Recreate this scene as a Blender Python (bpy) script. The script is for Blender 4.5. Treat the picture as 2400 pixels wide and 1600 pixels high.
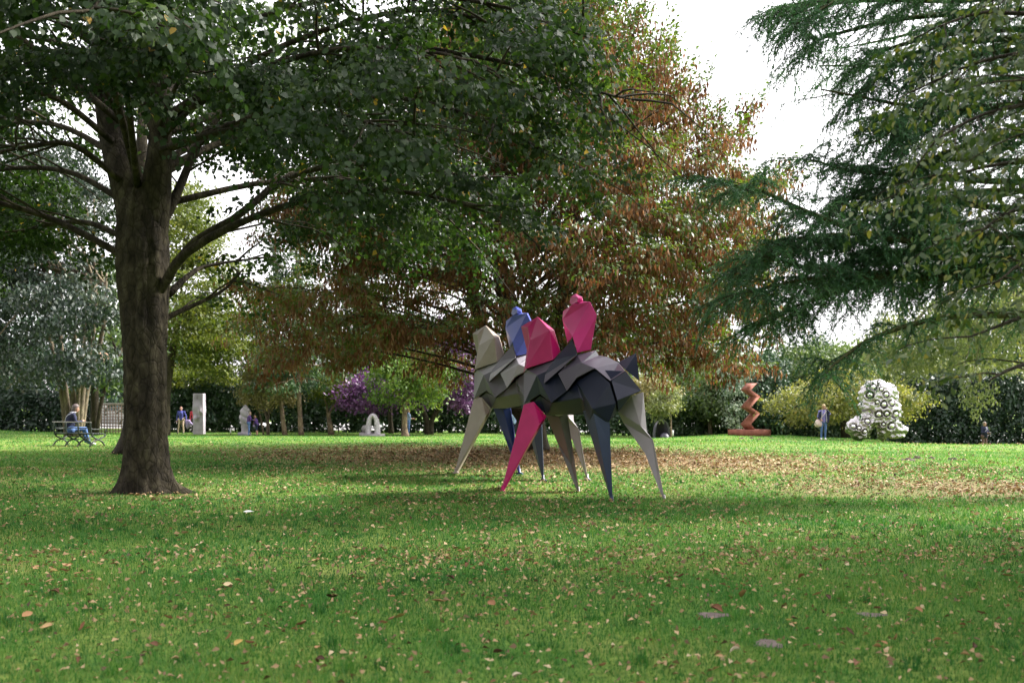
import bpy, bmesh, math, random
import numpy as np
from mathutils import Vector, Matrix

for _o in list(bpy.data.objects):
    bpy.data.objects.remove(_o, do_unlink=True)
scene = bpy.context.scene
COL = scene.collection

# ---------------------------------------------------------------- camera, sky, sun, exposure
F, CX, HOR, EYE = 2333.33, 1200.0, 945.0, 1.55      # focal length in photo pixels, principal column, horizon row, eye height
cam_d = bpy.data.cameras.new('camera')
cam = bpy.data.objects.new('camera', cam_d)
COL.objects.link(cam)
cam.location = (0, 0, EYE)
cam.rotation_euler = (math.radians(90), 0, 0)
cam_d.sensor_width = 36.0
cam_d.lens = 35.0
cam_d.shift_y = (HOR - 800.0) / 2400.0
cam_d.clip_start = 0.1
cam_d.clip_end = 6000.0
cam_d.dof.use_dof = True
cam_d.dof.focus_distance = 16.5
cam_d.dof.aperture_fstop = 2.2
scene.camera = cam

SUN_EL, SUN_AZ = math.radians(40), math.radians(70)   # azimuth from +Y (away from the camera) towards +X (right)
world = bpy.data.worlds.new('World')
scene.world = world
world.use_nodes = True
wn = world.node_tree.nodes
wl = world.node_tree.links
bg = wn['Background']
sky = wn.new('ShaderNodeTexSky')
sky.sky_type = 'NISHITA'
sky.sun_disc = False
sky.sun_elevation = SUN_EL
sky.sun_rotation = SUN_AZ
sky.dust_density = 6.0
sky.air_density = 1.0
hsv = wn.new('ShaderNodeHueSaturation')
hsv.inputs['Saturation'].default_value = 0.10
veil = wn.new('ShaderNodeMixRGB')
veil.inputs['Fac'].default_value = 0.78              # a thin white cloud veil over the whole sky
veil.inputs['Color2'].default_value = (2.25, 2.17, 2.30, 1)
wl.new(sky.outputs['Color'], hsv.inputs['Color'])
wl.new(hsv.outputs['Color'], veil.inputs['Color1'])
wl.new(veil.outputs['Color'], bg.inputs['Color'])
bg.inputs['Strength'].default_value = 0.10

sun_d = bpy.data.lights.new('sun', 'SUN')
sun = bpy.data.objects.new('sun', sun_d)
COL.objects.link(sun)
sun_d.energy = 1.35
sun_d.angle = math.radians(12.0)
sun_d.color = (1.0, 0.95, 0.88)
SUN_DIR = Vector((math.cos(SUN_EL) * math.sin(SUN_AZ), math.cos(SUN_EL) * math.cos(SUN_AZ), math.sin(SUN_EL)))
sun.rotation_euler = SUN_DIR.to_track_quat('Z', 'Y').to_euler()
sun.location = (30, 20, 40)

vs = scene.view_settings
vs.view_transform = 'Standard'
vs.look = 'None'
vs.gamma = 1.0
vs.use_curve_mapping = False
vs.exposure = 3.22
cy = scene.cycles
cy.max_bounces = 9
cy.diffuse_bounces = 6
cy.glossy_bounces = 3
cy.transmission_bounces = 6
cy.transparent_max_bounces = 6
cy.caustics_reflective = False
cy.caustics_refractive = False
cy.use_denoising = True
try:
    cy.denoiser = 'OPENIMAGEDENOISE'
except Exception:
    pass

# ---------------------------------------------------------------- helpers
def px(u, v, d):
    return np.array([(u - CX) / F * d, d, EYE + (HOR - v) / F * d])

def X(u, d):
    return (u - CX) / F * d

_FU = np.array([-400, 0, 400, 800, 1100, 1400, 1500, 1600, 1700, 1850, 2000, 2100, 2200, 2300, 2400, 2800.])
_FZ = np.array([.0, -.02, -.42, -.44, -.48, -.6, -.66, -.5, -.32, -.42, -.64, -.95, -1.18, -1.30, -1.55, -2.0])
_MU = np.array([-400, 0, 400, 1000, 1500, 1700, 1930, 2060, 2200, 2400, 2800.])
_MZ = np.array([.08, .08, -.12, -.15, -.22, -.10, -.17, -.26, -.80, -1.30, -1.9])

def gz(x, y):
    x = np.asarray(x, dtype=float); y = np.asarray(y, dtype=float)
    yy = np.maximum(y, 3.0)
    u = np.clip(x / yy, -.62, .62) * F + CX
    far = np.interp(u, _FU, _FZ)
    mid = np.interp(u, _MU, _MZ)
    z = np.where(yy < 14, 0, np.where(yy < 20, (yy - 14) / 6 * .1, np.where(yy < 34, .1 + (yy - 20) / 14 * .02, 0)))
    t1 = np.clip((yy - 34) / 14, 0, 1); t1 = t1 * t1 * (3 - 2 * t1)
    t2 = np.clip((yy - 48) / 14, 0, 1); t2 = t2 * t2 * (3 - 2 * t2)
    zf = .12 * (1 - t1) + mid * t1
    zf = zf * (1 - t2) + far * t2
    z = np.where(yy >= 34, zf, z)
    z = z + .012 * np.sin(x * 1.7 + y * .6) * np.sin(y * 1.3 - x * .4)
    return z

def G(u, d):
    x = X(u, d)
    return np.array([x, d, float(gz(x, d))])

def unit(a):
    a = np.asarray(a, dtype=float)
    return a / np.maximum(np.linalg.norm(a, axis=-1, keepdims=True), 1e-9)

def mesh_np(name, V, polys, attrs=None, smooth=False, mat_idx=None):
    V = np.asarray(V, dtype=np.float32)
    me = bpy.data.meshes.new(name)
    me.vertices.add(len(V))
    me.vertices.foreach_set('co', V.ravel())
    polys = [np.asarray(p, dtype=np.int32) for p in polys if len(p)]
    nl = sum(p.size for p in polys)
    npol = sum(len(p) for p in polys)
    me.loops.add(nl)
    me.loops.foreach_set('vertex_index', np.concatenate([p.ravel() for p in polys]))
    me.polygons.add(npol)
    tot = np.concatenate([np.full(len(p), p.shape[1], dtype=np.int32) for p in polys])
    start = np.concatenate([[0], np.cumsum(tot)[:-1]]).astype(np.int32)
    me.polygons.foreach_set('loop_start', start)
    me.polygons.foreach_set('loop_total', tot)
    if smooth:
        me.polygons.foreach_set('use_smooth', np.ones(npol, dtype=bool))
    if mat_idx is not None:
        me.polygons.foreach_set('material_index', np.asarray(mat_idx, dtype=np.int32))
    for k, a in (attrs or {}).items():
        at = me.attributes.new(k, 'FLOAT', 'POINT')
        at.data.foreach_set('value', np.asarray(a, dtype=np.float32).ravel())
    me.update(calc_edges=True)
    me.validate()
    return me

def link(name, me, mat=None, parent=None, kind=None):
    o = bpy.data.objects.new(name, me)
    COL.objects.link(o)
    if mat is not None and me is not None:
        if not isinstance(mat, (list, tuple)):
            mat = [mat]
        if len(me.materials) == 0:
            for m in mat:
                me.materials.append(m)
    if parent is not None:
        o.parent = parent
        o.matrix_parent_inverse = Matrix.Translation(-Vector(parent.location))
    if kind:
        o['kind'] = kind
    return o

def tag(o, label, cat, group=None):
    o['label'] = label
    o['category'] = cat
    if group:
        o['group'] = group
    return o

def root(name, loc, label, cat, group=None):
    e = bpy.data.objects.new(name, None)
    e.empty_display_size = .2
    COL.objects.link(e)
    e.location = Vector([float(c) for c in loc])
    return tag(e, label, cat, group)

class Acc:
    """collects tubes and other pieces into one mesh"""
    def __init__(s):
        s.V = []; s.P = {}; s.n = 0
    def add(s, V, *polys):
        for p in polys:
            p = np.asarray(p, dtype=np.int64)
            if len(p):
                s.P.setdefault(p.shape[1], []).append(p + s.n)
        s.V.append(np.asarray(V, dtype=float)); s.n += len(V)
    def tube(s, path, rad, n=6, cap=True):
        path = np.asarray(path, dtype=float); m = len(path)
        rad = np.broadcast_to(np.asarray(rad, dtype=float), (m,))
        T = unit(np.gradient(path, axis=0))
        ref = np.array([0, 0, 1.]) if abs(T[:, 2]).mean() < .75 else np.array([1., 0, 0])
        B = unit(np.cross(T, ref)); C = np.cross(B, T)
        th = np.arange(n) / n * 2 * np.pi
        ring = path[:, None] + rad[:, None, None] * (np.cos(th)[None, :, None] * B[:, None] + np.sin(th)[None, :, None] * C[:, None])
        V = ring.reshape(-1, 3)
        i = np.arange(m - 1)[:, None] * n; j = np.arange(n)[None]; k = (j + 1) % n
        Q = np.stack([i + j, i + k, i + n + k, i + n + j], -1).reshape(-1, 4)
        if cap:
            V = np.concatenate([V, path[:1], path[-1:]])
            a = np.arange(n); b = (a + 1) % n
            t0 = np.stack([np.full(n, m * n), b, a], -1)
            t1 = np.stack([np.full(n, m * n + 1), (m - 1) * n + a, (m - 1) * n + b], -1)
            s.add(V, Q, np.concatenate([t0, t1]))
        else:
            s.add(V, Q)
        return s
    def box(s, lo, hi, rotz=0.0, org=(0, 0, 0)):
        lo = np.array(lo, float); hi = np.array(hi, float)
        V = np.array([[x, y, z] for z in (lo[2], hi[2]) for y in (lo[1], hi[1]) for x in (lo[0], hi[0])])
        c, q = math.cos(rotz), math.sin(rotz)
        V = np.stack([V[:, 0] * c - V[:, 1] * q, V[:, 0] * q + V[:, 1] * c, V[:, 2]], -1) + np.array(org, float)
        s.add(V, [[0, 2, 3, 1], [4, 5, 7, 6], [0, 1, 5, 4], [2, 6, 7, 3], [0, 4, 6, 2], [1, 3, 7, 5]])
        return s
    def mesh(s, name, smooth=True, attrs=None):
        return mesh_np(name, np.concatenate(s.V), [np.concatenate(p) for p in s.P.values()], attrs, smooth)

def curve(pts, n=12, rads=None):
    """Catmull-Rom through the points"""
    P = np.asarray(pts, dtype=float)
    Q = np.concatenate([[2 * P[0] - P[1]], P, [2 * P[-1] - P[-2]]])
    out = []
    t = np.linspace(0, len(P) - 1, n)
    for s in t:
        i = min(int(s), len(P) - 2); f = s - i
        p0, p1, p2, p3 = Q[i:i + 4]
        out.append(.5 * (2 * p1 + (p2 - p0) * f + (2 * p0 - 5 * p1 + 4 * p2 - p3) * f * f + (3 * p1 - p0 - 3 * p2 + p3) * f ** 3))
    out = np.array(out)
    if rads is not None:
        return out, np.interp(t, np.arange(len(P)), rads)
    return out

# ---------------------------------------------------------------- materials
def nt(name):
    m = bpy.data.materials.new(name); m.use_nodes = True
    t = m.node_tree
    return m, t, t.nodes['Principled BSDF'], t.nodes['Material Output']

def N(t, typ, **kw):
    n = t.nodes.new(typ)
    for k, v in kw.items():
        if k.startswith('i_'):
            n.inputs[k[2:].replace('_', ' ')].default_value = v
        else:
            setattr(n, k, v)
    return n

def ramp(t, stops, fac=None):
    r = t.nodes.new('ShaderNodeValToRGB')
    e = r.color_ramp.elements
    while len(e) < len(stops):
        e.new(.5)
    for el, (p, c) in zip(e, stops):
        el.position = p; el.color = (*c, 1)
    if fac is not None:
        t.links.new(fac, r.inputs['Fac'])
    return r

def surf(name, c1, c2=None, rough=.6, scale=6.0, bump=.0, bscale=40.0, metal=0.0, spec=.5, stretch=(1, 1, 1), detail=4.0, coat=0.0):
    """painted / stone / cloth surface with two-tone noise and fine relief"""
    m, t, p, o = nt(name)
    tc = N(t, 'ShaderNodeTexCoord')
    mp = N(t, 'ShaderNodeMapping'); mp.inputs['Scale'].default_value = stretch
    t.links.new(tc.outputs['Object'], mp.inputs['Vector'])
    no = N(t, 'ShaderNodeTexNoise', i_Scale=scale, i_Detail=detail)
    t.links.new(mp.outputs['Vector'], no.inputs['Vector'])
    r = ramp(t, [(.33, c1), (.68, c2 or c1)], no.outputs['Fac'])
    t.links.new(r.outputs['Color'], p.inputs['Base Color'])
    p.inputs['Roughness'].default_value = rough
    p.inputs['Metallic'].default_value = metal
    p.inputs['Specular IOR Level'].default_value = spec
    if bump:
        n2 = N(t, 'ShaderNodeTexNoise', i_Scale=bscale, i_Detail=3.0)
        t.links.new(mp.outputs['Vector'], n2.inputs['Vector'])
        b = N(t, 'ShaderNodeBump', i_Strength=bump, i_Distance=.02)
        t.links.new(n2.outputs['Fac'], b.inputs['Height'])
        t.links.new(b.outputs['Normal'], p.inputs['Normal'])
    return m

def leaf_mat(name, stops, trans=.35, tcol=None, rough=.5, spec=.4):
    """leaf: colour by the 'tint' of each leaf, some light passing through"""
    m, t, p, o = nt(name)
    a = N(t, 'ShaderNodeAttribute', attribute_name='tint')
    r = ramp(t, stops, a.outputs['Fac'])
    t.links.new(r.outputs['Color'], p.inputs['Base Color'])
    p.inputs['Roughness'].default_value = rough
    p.inputs['Specular IOR Level'].default_value = spec
    tr = N(t, 'ShaderNodeBsdfTranslucent')
    mu = N(t, 'ShaderNodeMixRGB', blend_type='MULTIPLY', i_Fac=1.0)
    mu.inputs['Color2'].default_value = (*(tcol or (1.5, 1.5, .7)), 1)
    t.links.new(r.outputs['Color'], mu.inputs['Color1'])
    t.links.new(mu.outputs['Color'], tr.inputs['Color'])
    mx = N(t, 'ShaderNodeMixShader', i_Fac=trans)
    t.links.new(p.outputs['BSDF'], mx.inputs[1]); t.links.new(tr.outputs['BSDF'], mx.inputs[2])
    t.links.new(mx.outputs['Shader'], o.inputs['Surface'])
    return m

def bark_mat(name, c1, c2, c3, vs=1.2, bump=.6, fine=60.0):
    m, t, p, o = nt(name)
    tc = N(t, 'ShaderNodeTexCoord')
    mp = N(t, 'ShaderNodeMapping'); mp.inputs['Scale'].default_value = (1, 1, .5)
    t.links.new(tc.outputs['Object'], mp.inputs['Vector'])
    n1 = N(t, 'ShaderNodeTexNoise', i_Scale=9.0 * vs, i_Detail=6.0, i_Roughness=.65)
    t.links.new(mp.outputs['Vector'], n1.inputs['Vector'])
    n2 = N(t, 'ShaderNodeTexNoise', i_Scale=1.6, i_Detail=3.0)
    t.links.new(tc.outputs['Object'], n2.inputs['Vector'])
    vo = N(t, 'ShaderNodeTexVoronoi', feature='DISTANCE_TO_EDGE', i_Scale=11.0 * vs)
    t.links.new(mp.outputs['Vector'], vo.inputs['Vector'])
    r = ramp(t, [(.3, c1), (.52, c2), (.75, c3)], n1.outputs['Fac'])
    r2 = ramp(t, [(.35, (.75, .75, .7)), (.65, (1.15, 1.2, .95))], n2.outputs['Fac'])
    mu = N(t, 'ShaderNodeMixRGB', blend_type='MULTIPLY', i_Fac=1.0)
    t.links.new(r.outputs['Color'], mu.inputs['Color1']); t.links.new(r2.outputs['Color'], mu.inputs['Color2'])
    crack = ramp(t, [(0.0, (.38, .36, .34)), (.07, (1, 1, 1))], vo.outputs['Distance'])
    mc = N(t, 'ShaderNodeMixRGB', blend_type='MULTIPLY', i_Fac=.8)
    t.links.new(mu.outputs['Color'], mc.inputs['Color1']); t.links.new(crack.outputs['Color'], mc.inputs['Color2'])
    t.links.new(mc.outputs['Color'], p.inputs['Base Color'])
    p.inputs['Roughness'].default_value = .9
    p.inputs['Specular IOR Level'].default_value = .2
    ad = N(t, 'ShaderNodeMath', operation='ADD')
    t.links.new(n1.outputs['Fac'], ad.inputs[0])
    ml = N(t, 'ShaderNodeMath', operation='MINIMUM'); ml.inputs[1].default_value = .12
    t.links.new(vo.outputs['Distance'], ml.inputs[0])
    m3 = N(t, 'ShaderNodeMath', operation='MULTIPLY'); m3.inputs[1].default_value = 1.2
    t.links.new(ml.outputs['Value'], m3.inputs[0]); t.links.new(m3.outputs['Value'], ad.inputs[1])
    b = N(t, 'ShaderNodeBump', i_Strength=bump, i_Distance=.05)
    t.links.new(ad.outputs['Value'], b.inputs['Height']); t.links.new(b.outputs['Normal'], p.inputs['Normal'])
    return m

# ---------------------------------------------------------------- leaves and trees
SHAPES = {
    'round': np.array([[0, 0], [.22, .42], [.62, .40], [1, 0], [.62, -.40], [.22, -.42]]),
    'diamond': np.array([[0, 0], [.45, .5], [1, 0], [.45, -.5]]),
    'ellipse': np.array([[0, 0], [.3, .42], [.72, .36], [1, 0], [.72, -.36], [.3, -.42]]),
    'kite': np.array([[0, 0], [.38, .5], [1, 0], [.38, -.5]]),
    'needle': np.array([[0, .5], [0, -.5], [1, 0]]),
}

def leaf_arrays(P, A, Nn, L, W, shape='diamond', fold=.18):
    P = np.asarray(P); n = len(P)
    A = unit(A); S = unit(np.cross(Nn, A)); Nn = np.cross(A, S)
    sh = SHAPES[shape]; k = len(sh)
    L = np.broadcast_to(L, (n,)); W = np.broadcast_to(W, (n,))
    V = (P[:, None] + A[:, None] * (sh[None, :, 0:1] * L[:, None, None])
         + S[:, None] * (sh[None, :, 1:2] * W[:, None, None])
         + Nn[:, None] * ((np.abs(sh[None, :, 1:2]) * W[:, None, None] * fold) - sh[None, :, 0:1] ** 2 * L[:, None, None] * .15))
    return V.reshape(-1, 3), np.arange(n * k).reshape(n, k)

def leaf_mesh(name, P, A, Nn, L, W, tint, shape='diamond', fold=.18):
    V, Fc = leaf_arrays(P, A, Nn, L, W, shape, fold)
    return mesh_np(name, V, [Fc], {'tint': np.repeat(tint, len(SHAPES[shape]))})

def make_spray(rg, n, spread=.5, droop=.25, flat=.07, hang=.5):
    t = rg.uniform(.05, 1, n)
    sd = rg.choice([-1, 1], n)
    lat = np.abs(rg.normal(0, 1, n)) * spread * .6 * (1.15 - .7 * t)
    P = np.stack([t + lat * .35, sd * lat, -droop * t ** 2 - .25 * droop * lat + rg.normal(0, flat, n)], -1)
    A = np.stack([.55 + rg.normal(0, .35, n), sd * .6 + rg.normal(0, .35, n), -hang + rg.normal(0, .3, n)], -1)
    Nn = np.stack([rg.normal(0, .45, n), rg.normal(0, .45, n), np.ones(n)], -1)
    return P, A, Nn

def place_sprays(rg, C, D, S, templates):
    """C anchors, D directions, S sizes -> leaf positions, axes, normals, spray index"""
    C = np.asarray(C); D = unit(D); n = len(C)
    Y = unit(np.cross(np.array([0, 0, 1.]), D) + 1e-6); Z = np.cross(D, Y)
    roll = rg.normal(0, .35, n)
    Y, Z = Y * np.cos(roll)[:, None] + Z * np.sin(roll)[:, None], Z * np.cos(roll)[:, None] - Y * np.sin(roll)[:, None]
    R = np.stack([D, Y, Z], 1)
    which = rg.integers(0, len(templates), n)
    oP, oA, oN, oI = [], [], [], []
    for k, (tp, ta, tn) in enumerate(templates):
        ix = np.where(which == k)[0]
        if not len(ix):
            continue
        r = R[ix]
        oP.append((C[ix][:, None] + np.einsum('lj,ijk->ilk', tp, r) * np.asarray(S)[ix][:, None, None]).reshape(-1, 3))
        oA.append(np.einsum('lj,ijk->ilk', ta, r).reshape(-1, 3))
        oN.append(np.einsum('lj,ijk->ilk', tn, r).reshape(-1, 3))
        oI.append(np.repeat(ix, len(tp)))
    return np.concatenate(oP), np.concatenate(oA), np.concatenate(oN), np.concatenate(oI)

def side_branches(rg, limb, n, t0, lr, droop, up=.15, spread=1.0):
    """secondary branches along a limb polyline"""
    out = []
    m = len(limb)
    T = unit(np.gradient(limb, axis=0))
    for i in range(n):
        t = t0 + (1 - t0) * (i + rg.uniform(0, 1)) / n
        f = t * (m - 1); k = min(int(f), m - 2); w = f - k
        p = limb[k] * (1 - w) + limb[k + 1] * w
        tg = T[k]
        sd = unit(np.cross(tg, [0, 0, 1.])) * (1 if i % 2 else -1)
        d = unit(tg * rg.uniform(.3, .9) + sd * spread * rg.uniform(.3, 1.1) + np.array([0, 0, up + rg.normal(0, .3)]))
        L = rg.uniform(*lr) * (1.15 - .45 * t)
        s = np.linspace(0, 1, 5)[:, None]
        out.append(p + d * s * L + np.array([0, 0, -1.]) * droop * L * s ** 2 + rg.normal(0, .03 * L, (5, 3)) * s)
    return out

def along(rg, br, n, t0=.25):
    """anchors and directions along a branch"""
    C, D = [], []
    m = len(br); T = unit(np.gradient(br, axis=0))
    for i in range(n):
        t = t0 + (1 - t0) * (i + .8) / n
        f = min(t, 1) * (m - 1); k = min(int(f), m - 2); w = f - k
        C.append(br[k] * (1 - w) + br[k + 1] * w)
        sd = unit(np.cross(T[k], [0, 0, 1.])) * (1 if i % 2 else -1)
        if i == n - 1:
            sd = sd * .15
        D.append(T[k] + sd * rg.uniform(.2, 1.1) + rg.normal(0, .2, 3))
    return C, D

def clump_tree(seed, name, label, cat, base, stems, ells, ncl, lpc, cr, leafL, mat, bark, shape='diamond', group=None,
               droop=.4, flat=.6, wratio=.6, bias=4.0, nbr=14, br_r=.05, outn=.5, strand=0.0, zmin=None, crown_name='crown'):
    rg = np.random.default_rng(seed)
    r = root(name, base, label, cat, group)
    vol = np.array([e[3] * e[4] * e[5] for e in ells]) ** .8; vol /= vol.sum()
    wi = rg.choice(len(ells), ncl, p=vol)
    E = np.array(ells, float)[wi]
    dr = unit(rg.normal(0, 1, (ncl, 3)))
    rad = rg.uniform(0, 1, ncl) ** (1 / bias)
    CC = E[:, :3] + dr * rad[:, None] * E[:, 3:]
    gt = np.random.default_rng(seed + 5).uniform(.75, 1.25, ncl)
    n = ncl * lpc
    off = rg.normal(0, 1, (ncl, lpc, 3)) * np.array([1, 1, flat]) * cr * gt[:, None, None]
    if strand:
        off[:, :, 0:2] *= .25
        off[:, :, 2] = -rg.uniform(0, 1, (ncl, lpc)) * strand
    P = (CC[:, None] + off).reshape(-1, 3)
    A = unit(rg.normal(0, 1, (n, 3)) + np.array([0, 0, -droop * 2]))
    Nn = unit(rg.normal(0, .6, (n, 3)) + np.array([0, 0, .9]) + np.repeat(dr, lpc, 0) * outn)
    tint = np.clip(np.repeat(rg.uniform(0, 1, ncl), lpc) * .5 + rg.uniform(0, 1, n) * .5, 0, 1)
    L = leafL * rg.uniform(.7, 1.3, n)
    gmin = gz(P[:, 0], P[:, 1]) + .1
    ok = P[:, 2] > (gmin if zmin is None else np.maximum(gmin, zmin))
    P, A, Nn, tint, L = P[ok], A[ok], Nn[ok], tint[ok], L[ok]
    link(crown_name, leaf_mesh(name + '_crown', P, A, Nn, L, L * wratio, tint, shape), mat, r, 'stuff')
    if stems:
        ac = Acc()
        for pts, rr in stems:
            c, rd = curve(pts, 10, rr)
            ac.tube(c, rd, 9)
        link('trunk', ac.mesh(name + '_trunk'), bark, r)
        ab = Acc()
        pick = rg.permutation(ncl)[:nbr]
        for i in pick:
            pts, rr = stems[int(rg.integers(0, len(stems)))]
            pts = np.asarray(pts, float)
            a = pts[-1] * .75 + pts[-2] * .25 if rg.uniform() < .6 else pts[-1]
            b = CC[i]
            mid = (a + b) / 2 + np.array([0, 0, .12 * np.linalg.norm(b - a)])
            c, rd = curve([a, mid, b], 6, [br_r, br_r * .6, br_r * .2])
            ab.tube(c, rd, 5, cap=False)
        link('branches', ab.mesh(name + '_branches'), bark, r, 'stuff')
    return r

# ================================================================ THE SETTING: ground
def lownoise(x, y, seed, f=1.0):
    rg = np.random.default_rng(seed)
    s = 0
    for k in range(6):
        a = rg.uniform(0, 2 * np.pi); q = f * rg.uniform(.5, 2.2); ph = rg.uniform(0, 6.3)
        s = s + np.sin((x * np.cos(a) + y * np.sin(a)) * q + ph)
    return s / 6 * 1.6

def sstep(a, b, t):
    t = np.clip((t - a) / (b - a), 0, 1)      # also runs downwards when b < a
    return t * t * (3 - 2 * t)

def litter_fn(x, y):
    """how much of the ground dead leaves cover: below the hornbeam and below the larch"""
    ax = np.array([.86, -.51]); ay = np.array([.51, .86])
    dx, dy = x - 1.0, y - 26.6
    p, q = (dx * ax[0] + dy * ax[1]) / 10.5, (dx * ay[0] + dy * ay[1]) / 6.6
    r = np.sqrt(p * p + q * q) + .10 * lownoise(x, y, 3, .9) + .05 * lownoise(x, y, 4, 3.0)
    a = .92 * (1 - sstep(.30, 1.15, r))
    r2 = np.hypot((x - 8.6) / 4.6, (y - 17.6) / 2.4) + .15 * lownoise(x, y, 5, 1.2)
    b = .7 * (1 - sstep(.3, 1.2, r2))
    r3 = np.hypot(x + 6.15, y - 16.6) / 1.5 + .15 * lownoise(x, y, 6, 2.0)
    c = .22 * (1 - sstep(.5, 1.1, r3))
    return np.maximum(np.maximum(a, b), c)

SOIL = [(1672, 1442, .115, .04), (1800, 1510, .085, .045), (2042, 1442, .10, .035)]
SOIL_W = []; SOIL_N = []
for (u, v, a, b) in SOIL:
    d = F * EYE / (v - HOR)
    SOIL_N.append((X(u, d), d, a, b * 2.4))
# worn earth on the mound in front of the silver sculpture
for (u, d, a, b) in [(1990, 44.6, 1.5, .8), (1880, 42.6, 1.9, .55), (2060, 43.6, 1.0, .5), (1800, 41.2, .8, .4)]:
    SOIL_W.append((X(u, d), d, a, b))

def soil_fn(x, y, near=False):
    s = np.zeros_like(x)
    for (cx, cyy, a, b) in (SOIL_W + SOIL_N if near else SOIL_W):
        r = np.hypot((x - cx) / a, (y - cyy) / b) + .25 * lownoise(x, y, 9, 5.0 / max(a, .3) ** .5)
        s = np.maximum(s, 1 - sstep(.6, 1.15, r))
    return s

def grid_axis(parts):
    return np.unique(np.concatenate([np.arange(a, b, s) for a, b, s in parts]).round(4))

gxs = grid_axis([(-2400, -200, 400), (-200, -50, 15), (-50, -14, 1.5), (-14, 14, .4), (14, 50, 1.0), (50, 200, 15), (200, 2401, 400)])
gys = grid_axis([(-400, -20, 60), (-20, 3, 3), (3, 30, .4), (30, 70, .6), (70, 200, 10), (200, 3001, 350)])
GX, GY = np.meshgrid(gxs, gys)
GV = np.stack([GX.ravel(), GY.ravel(), gz(GX.ravel(), GY.ravel())], -1)
nx, ny = len(gxs), len(gys)
ii = (np.arange(ny - 1)[:, None] * nx + np.arange(nx - 1)[None]).ravel()
gq = np.stack([ii, ii + 1, ii + nx + 1, ii + nx], -1)
g_me = mesh_np('lawn', GV, [gq], {'litter': litter_fn(GV[:, 0], GV[:, 1]), 'soil': soil_fn(GV[:, 0], GV[:, 1])}, True)

def ground_mat():
    m, t, p, o = nt('lawn_turf')
    tc = N(t, 'ShaderNodeTexCoord')
    n1 = N(t, 'ShaderNodeTexNoise', i_Scale=.9, i_Detail=5.0); t.links.new(tc.outputs['Object'], n1.inputs['Vector'])
    n2 = N(t, 'ShaderNodeTexNoise', i_Scale=14.0, i_Detail=4.0); t.links.new(tc.outputs['Object'], n2.inputs['Vector'])
    g = ramp(t, [(.3, (.055, .140, .024)), (.55, (.130, .195, .040)), (.75, (.205, .235, .068))], n1.outputs['Fac'])
    g2 = ramp(t, [(.3, (.55, .6, .5)), (.7, (1.25, 1.2, 1.2))], n2.outputs['Fac'])
    mu = N(t, 'ShaderNodeMixRGB', blend_type='MULTIPLY', i_Fac=1.0)
    t.links.new(g.outputs['Color'], mu.inputs['Color1']); t.links.new(g2.outputs['Color'], mu.inputs['Color2'])
    n3 = N(t, 'ShaderNodeTexNoise', i_Scale=22.0, i_Detail=3.0); t.links.new(tc.outputs['Object'], n3.inputs['Vector'])
    br = ramp(t, [(.3, (.085, .055, .034)), (.5, (.20, .135, .08)), (.72, (.36, .265, .16))], n3.outputs['Fac'])
    al = N(t, 'ShaderNodeAttribute', attribute_name='litter')
    so = N(t, 'ShaderNodeAttribute', attribute_name='soil')
    m1 = N(t, 'ShaderNodeMixRGB'); t.links.new(al.outputs['Fac'], m1.inputs['Fac'])
    t.links.new(mu.outputs['Color'], m1.inputs['Color1']); t.links.new(br.outputs['Color'], m1.inputs['Color2'])
    sr = ramp(t, [(.3, (.12, .09, .085)), (.7, (.26, .20, .185))], n2.outputs['Fac'])
    m2 = N(t, 'ShaderNodeMixRGB'); t.links.new(so.outputs['Fac'], m2.inputs['Fac'])
    t.links.new(m1.outputs['Color'], m2.inputs['Color1']); t.links.new(sr.outputs['Color'], m2.inputs['Color2'])
    t.links.new(m2.outputs['Color'], p.inputs['Base Color'])
    p.inputs['Roughness'].default_value = .95; p.inputs['Specular IOR Level'].default_value = .1
    b = N(t, 'ShaderNodeBump', i_Strength=.6, i_Distance=.04); t.links.new(n2.outputs['Fac'], b.inputs['Height'])
    t.links.new(b.outputs['Normal'], p.inputs['Normal'])
    return m
lawn = link('lawn', g_me, ground_mat(), None, 'structure')

# a far hill behind the trees
hv = []
hx = np.linspace(-900, 1300, 60)
for k, yy in enumerate((520, 640, 820, 1000)):
    hh = np.array([0, .55, 1.0, .9])[k] * (34 + 12 * np.exp(-((hx - 150) / 160) ** 2) + 6 * np.sin(hx / 140 + 1)) - 3
    hv.append(np.stack([hx, np.full(60, yy), hh], -1))
hv = np.concatenate(hv)
ii = (np.arange(3)[:, None] * 60 + np.arange(59)[None]).ravel()
link('hill', mesh_np('hill', hv, [np.stack([ii, ii + 1, ii + 61, ii + 60], -1)], None, True),
     surf('hazy_hill', (.20, .19, .21), (.27, .25, .27), .95, .02), None, 'structure')  # grey lilac puts the distance haze into the hill's colour

# pale gravel path beyond the sculptures
pc = [G(u, d) for u, d in ((880, 59.5), (1000, 59.5), (1150, 57), (1300, 54), (1420, 53), (1500, 54))]
pcu = curve(pc, 40)
pv = []
for a in pcu:
    for s in (-.55, .55):
        y = a[1] + s
        pv.append([a[0], y, float(gz(a[0], y)) + .012])
ii = np.arange(39) * 2
link('path', mesh_np('path', pv, [np.stack([ii, ii + 2, ii + 3, ii + 1], -1)]), surf('path_gravel', (.42, .38, .36), (.58, .54, .52), .95, 20, .3, 90), None, 'structure')

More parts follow.
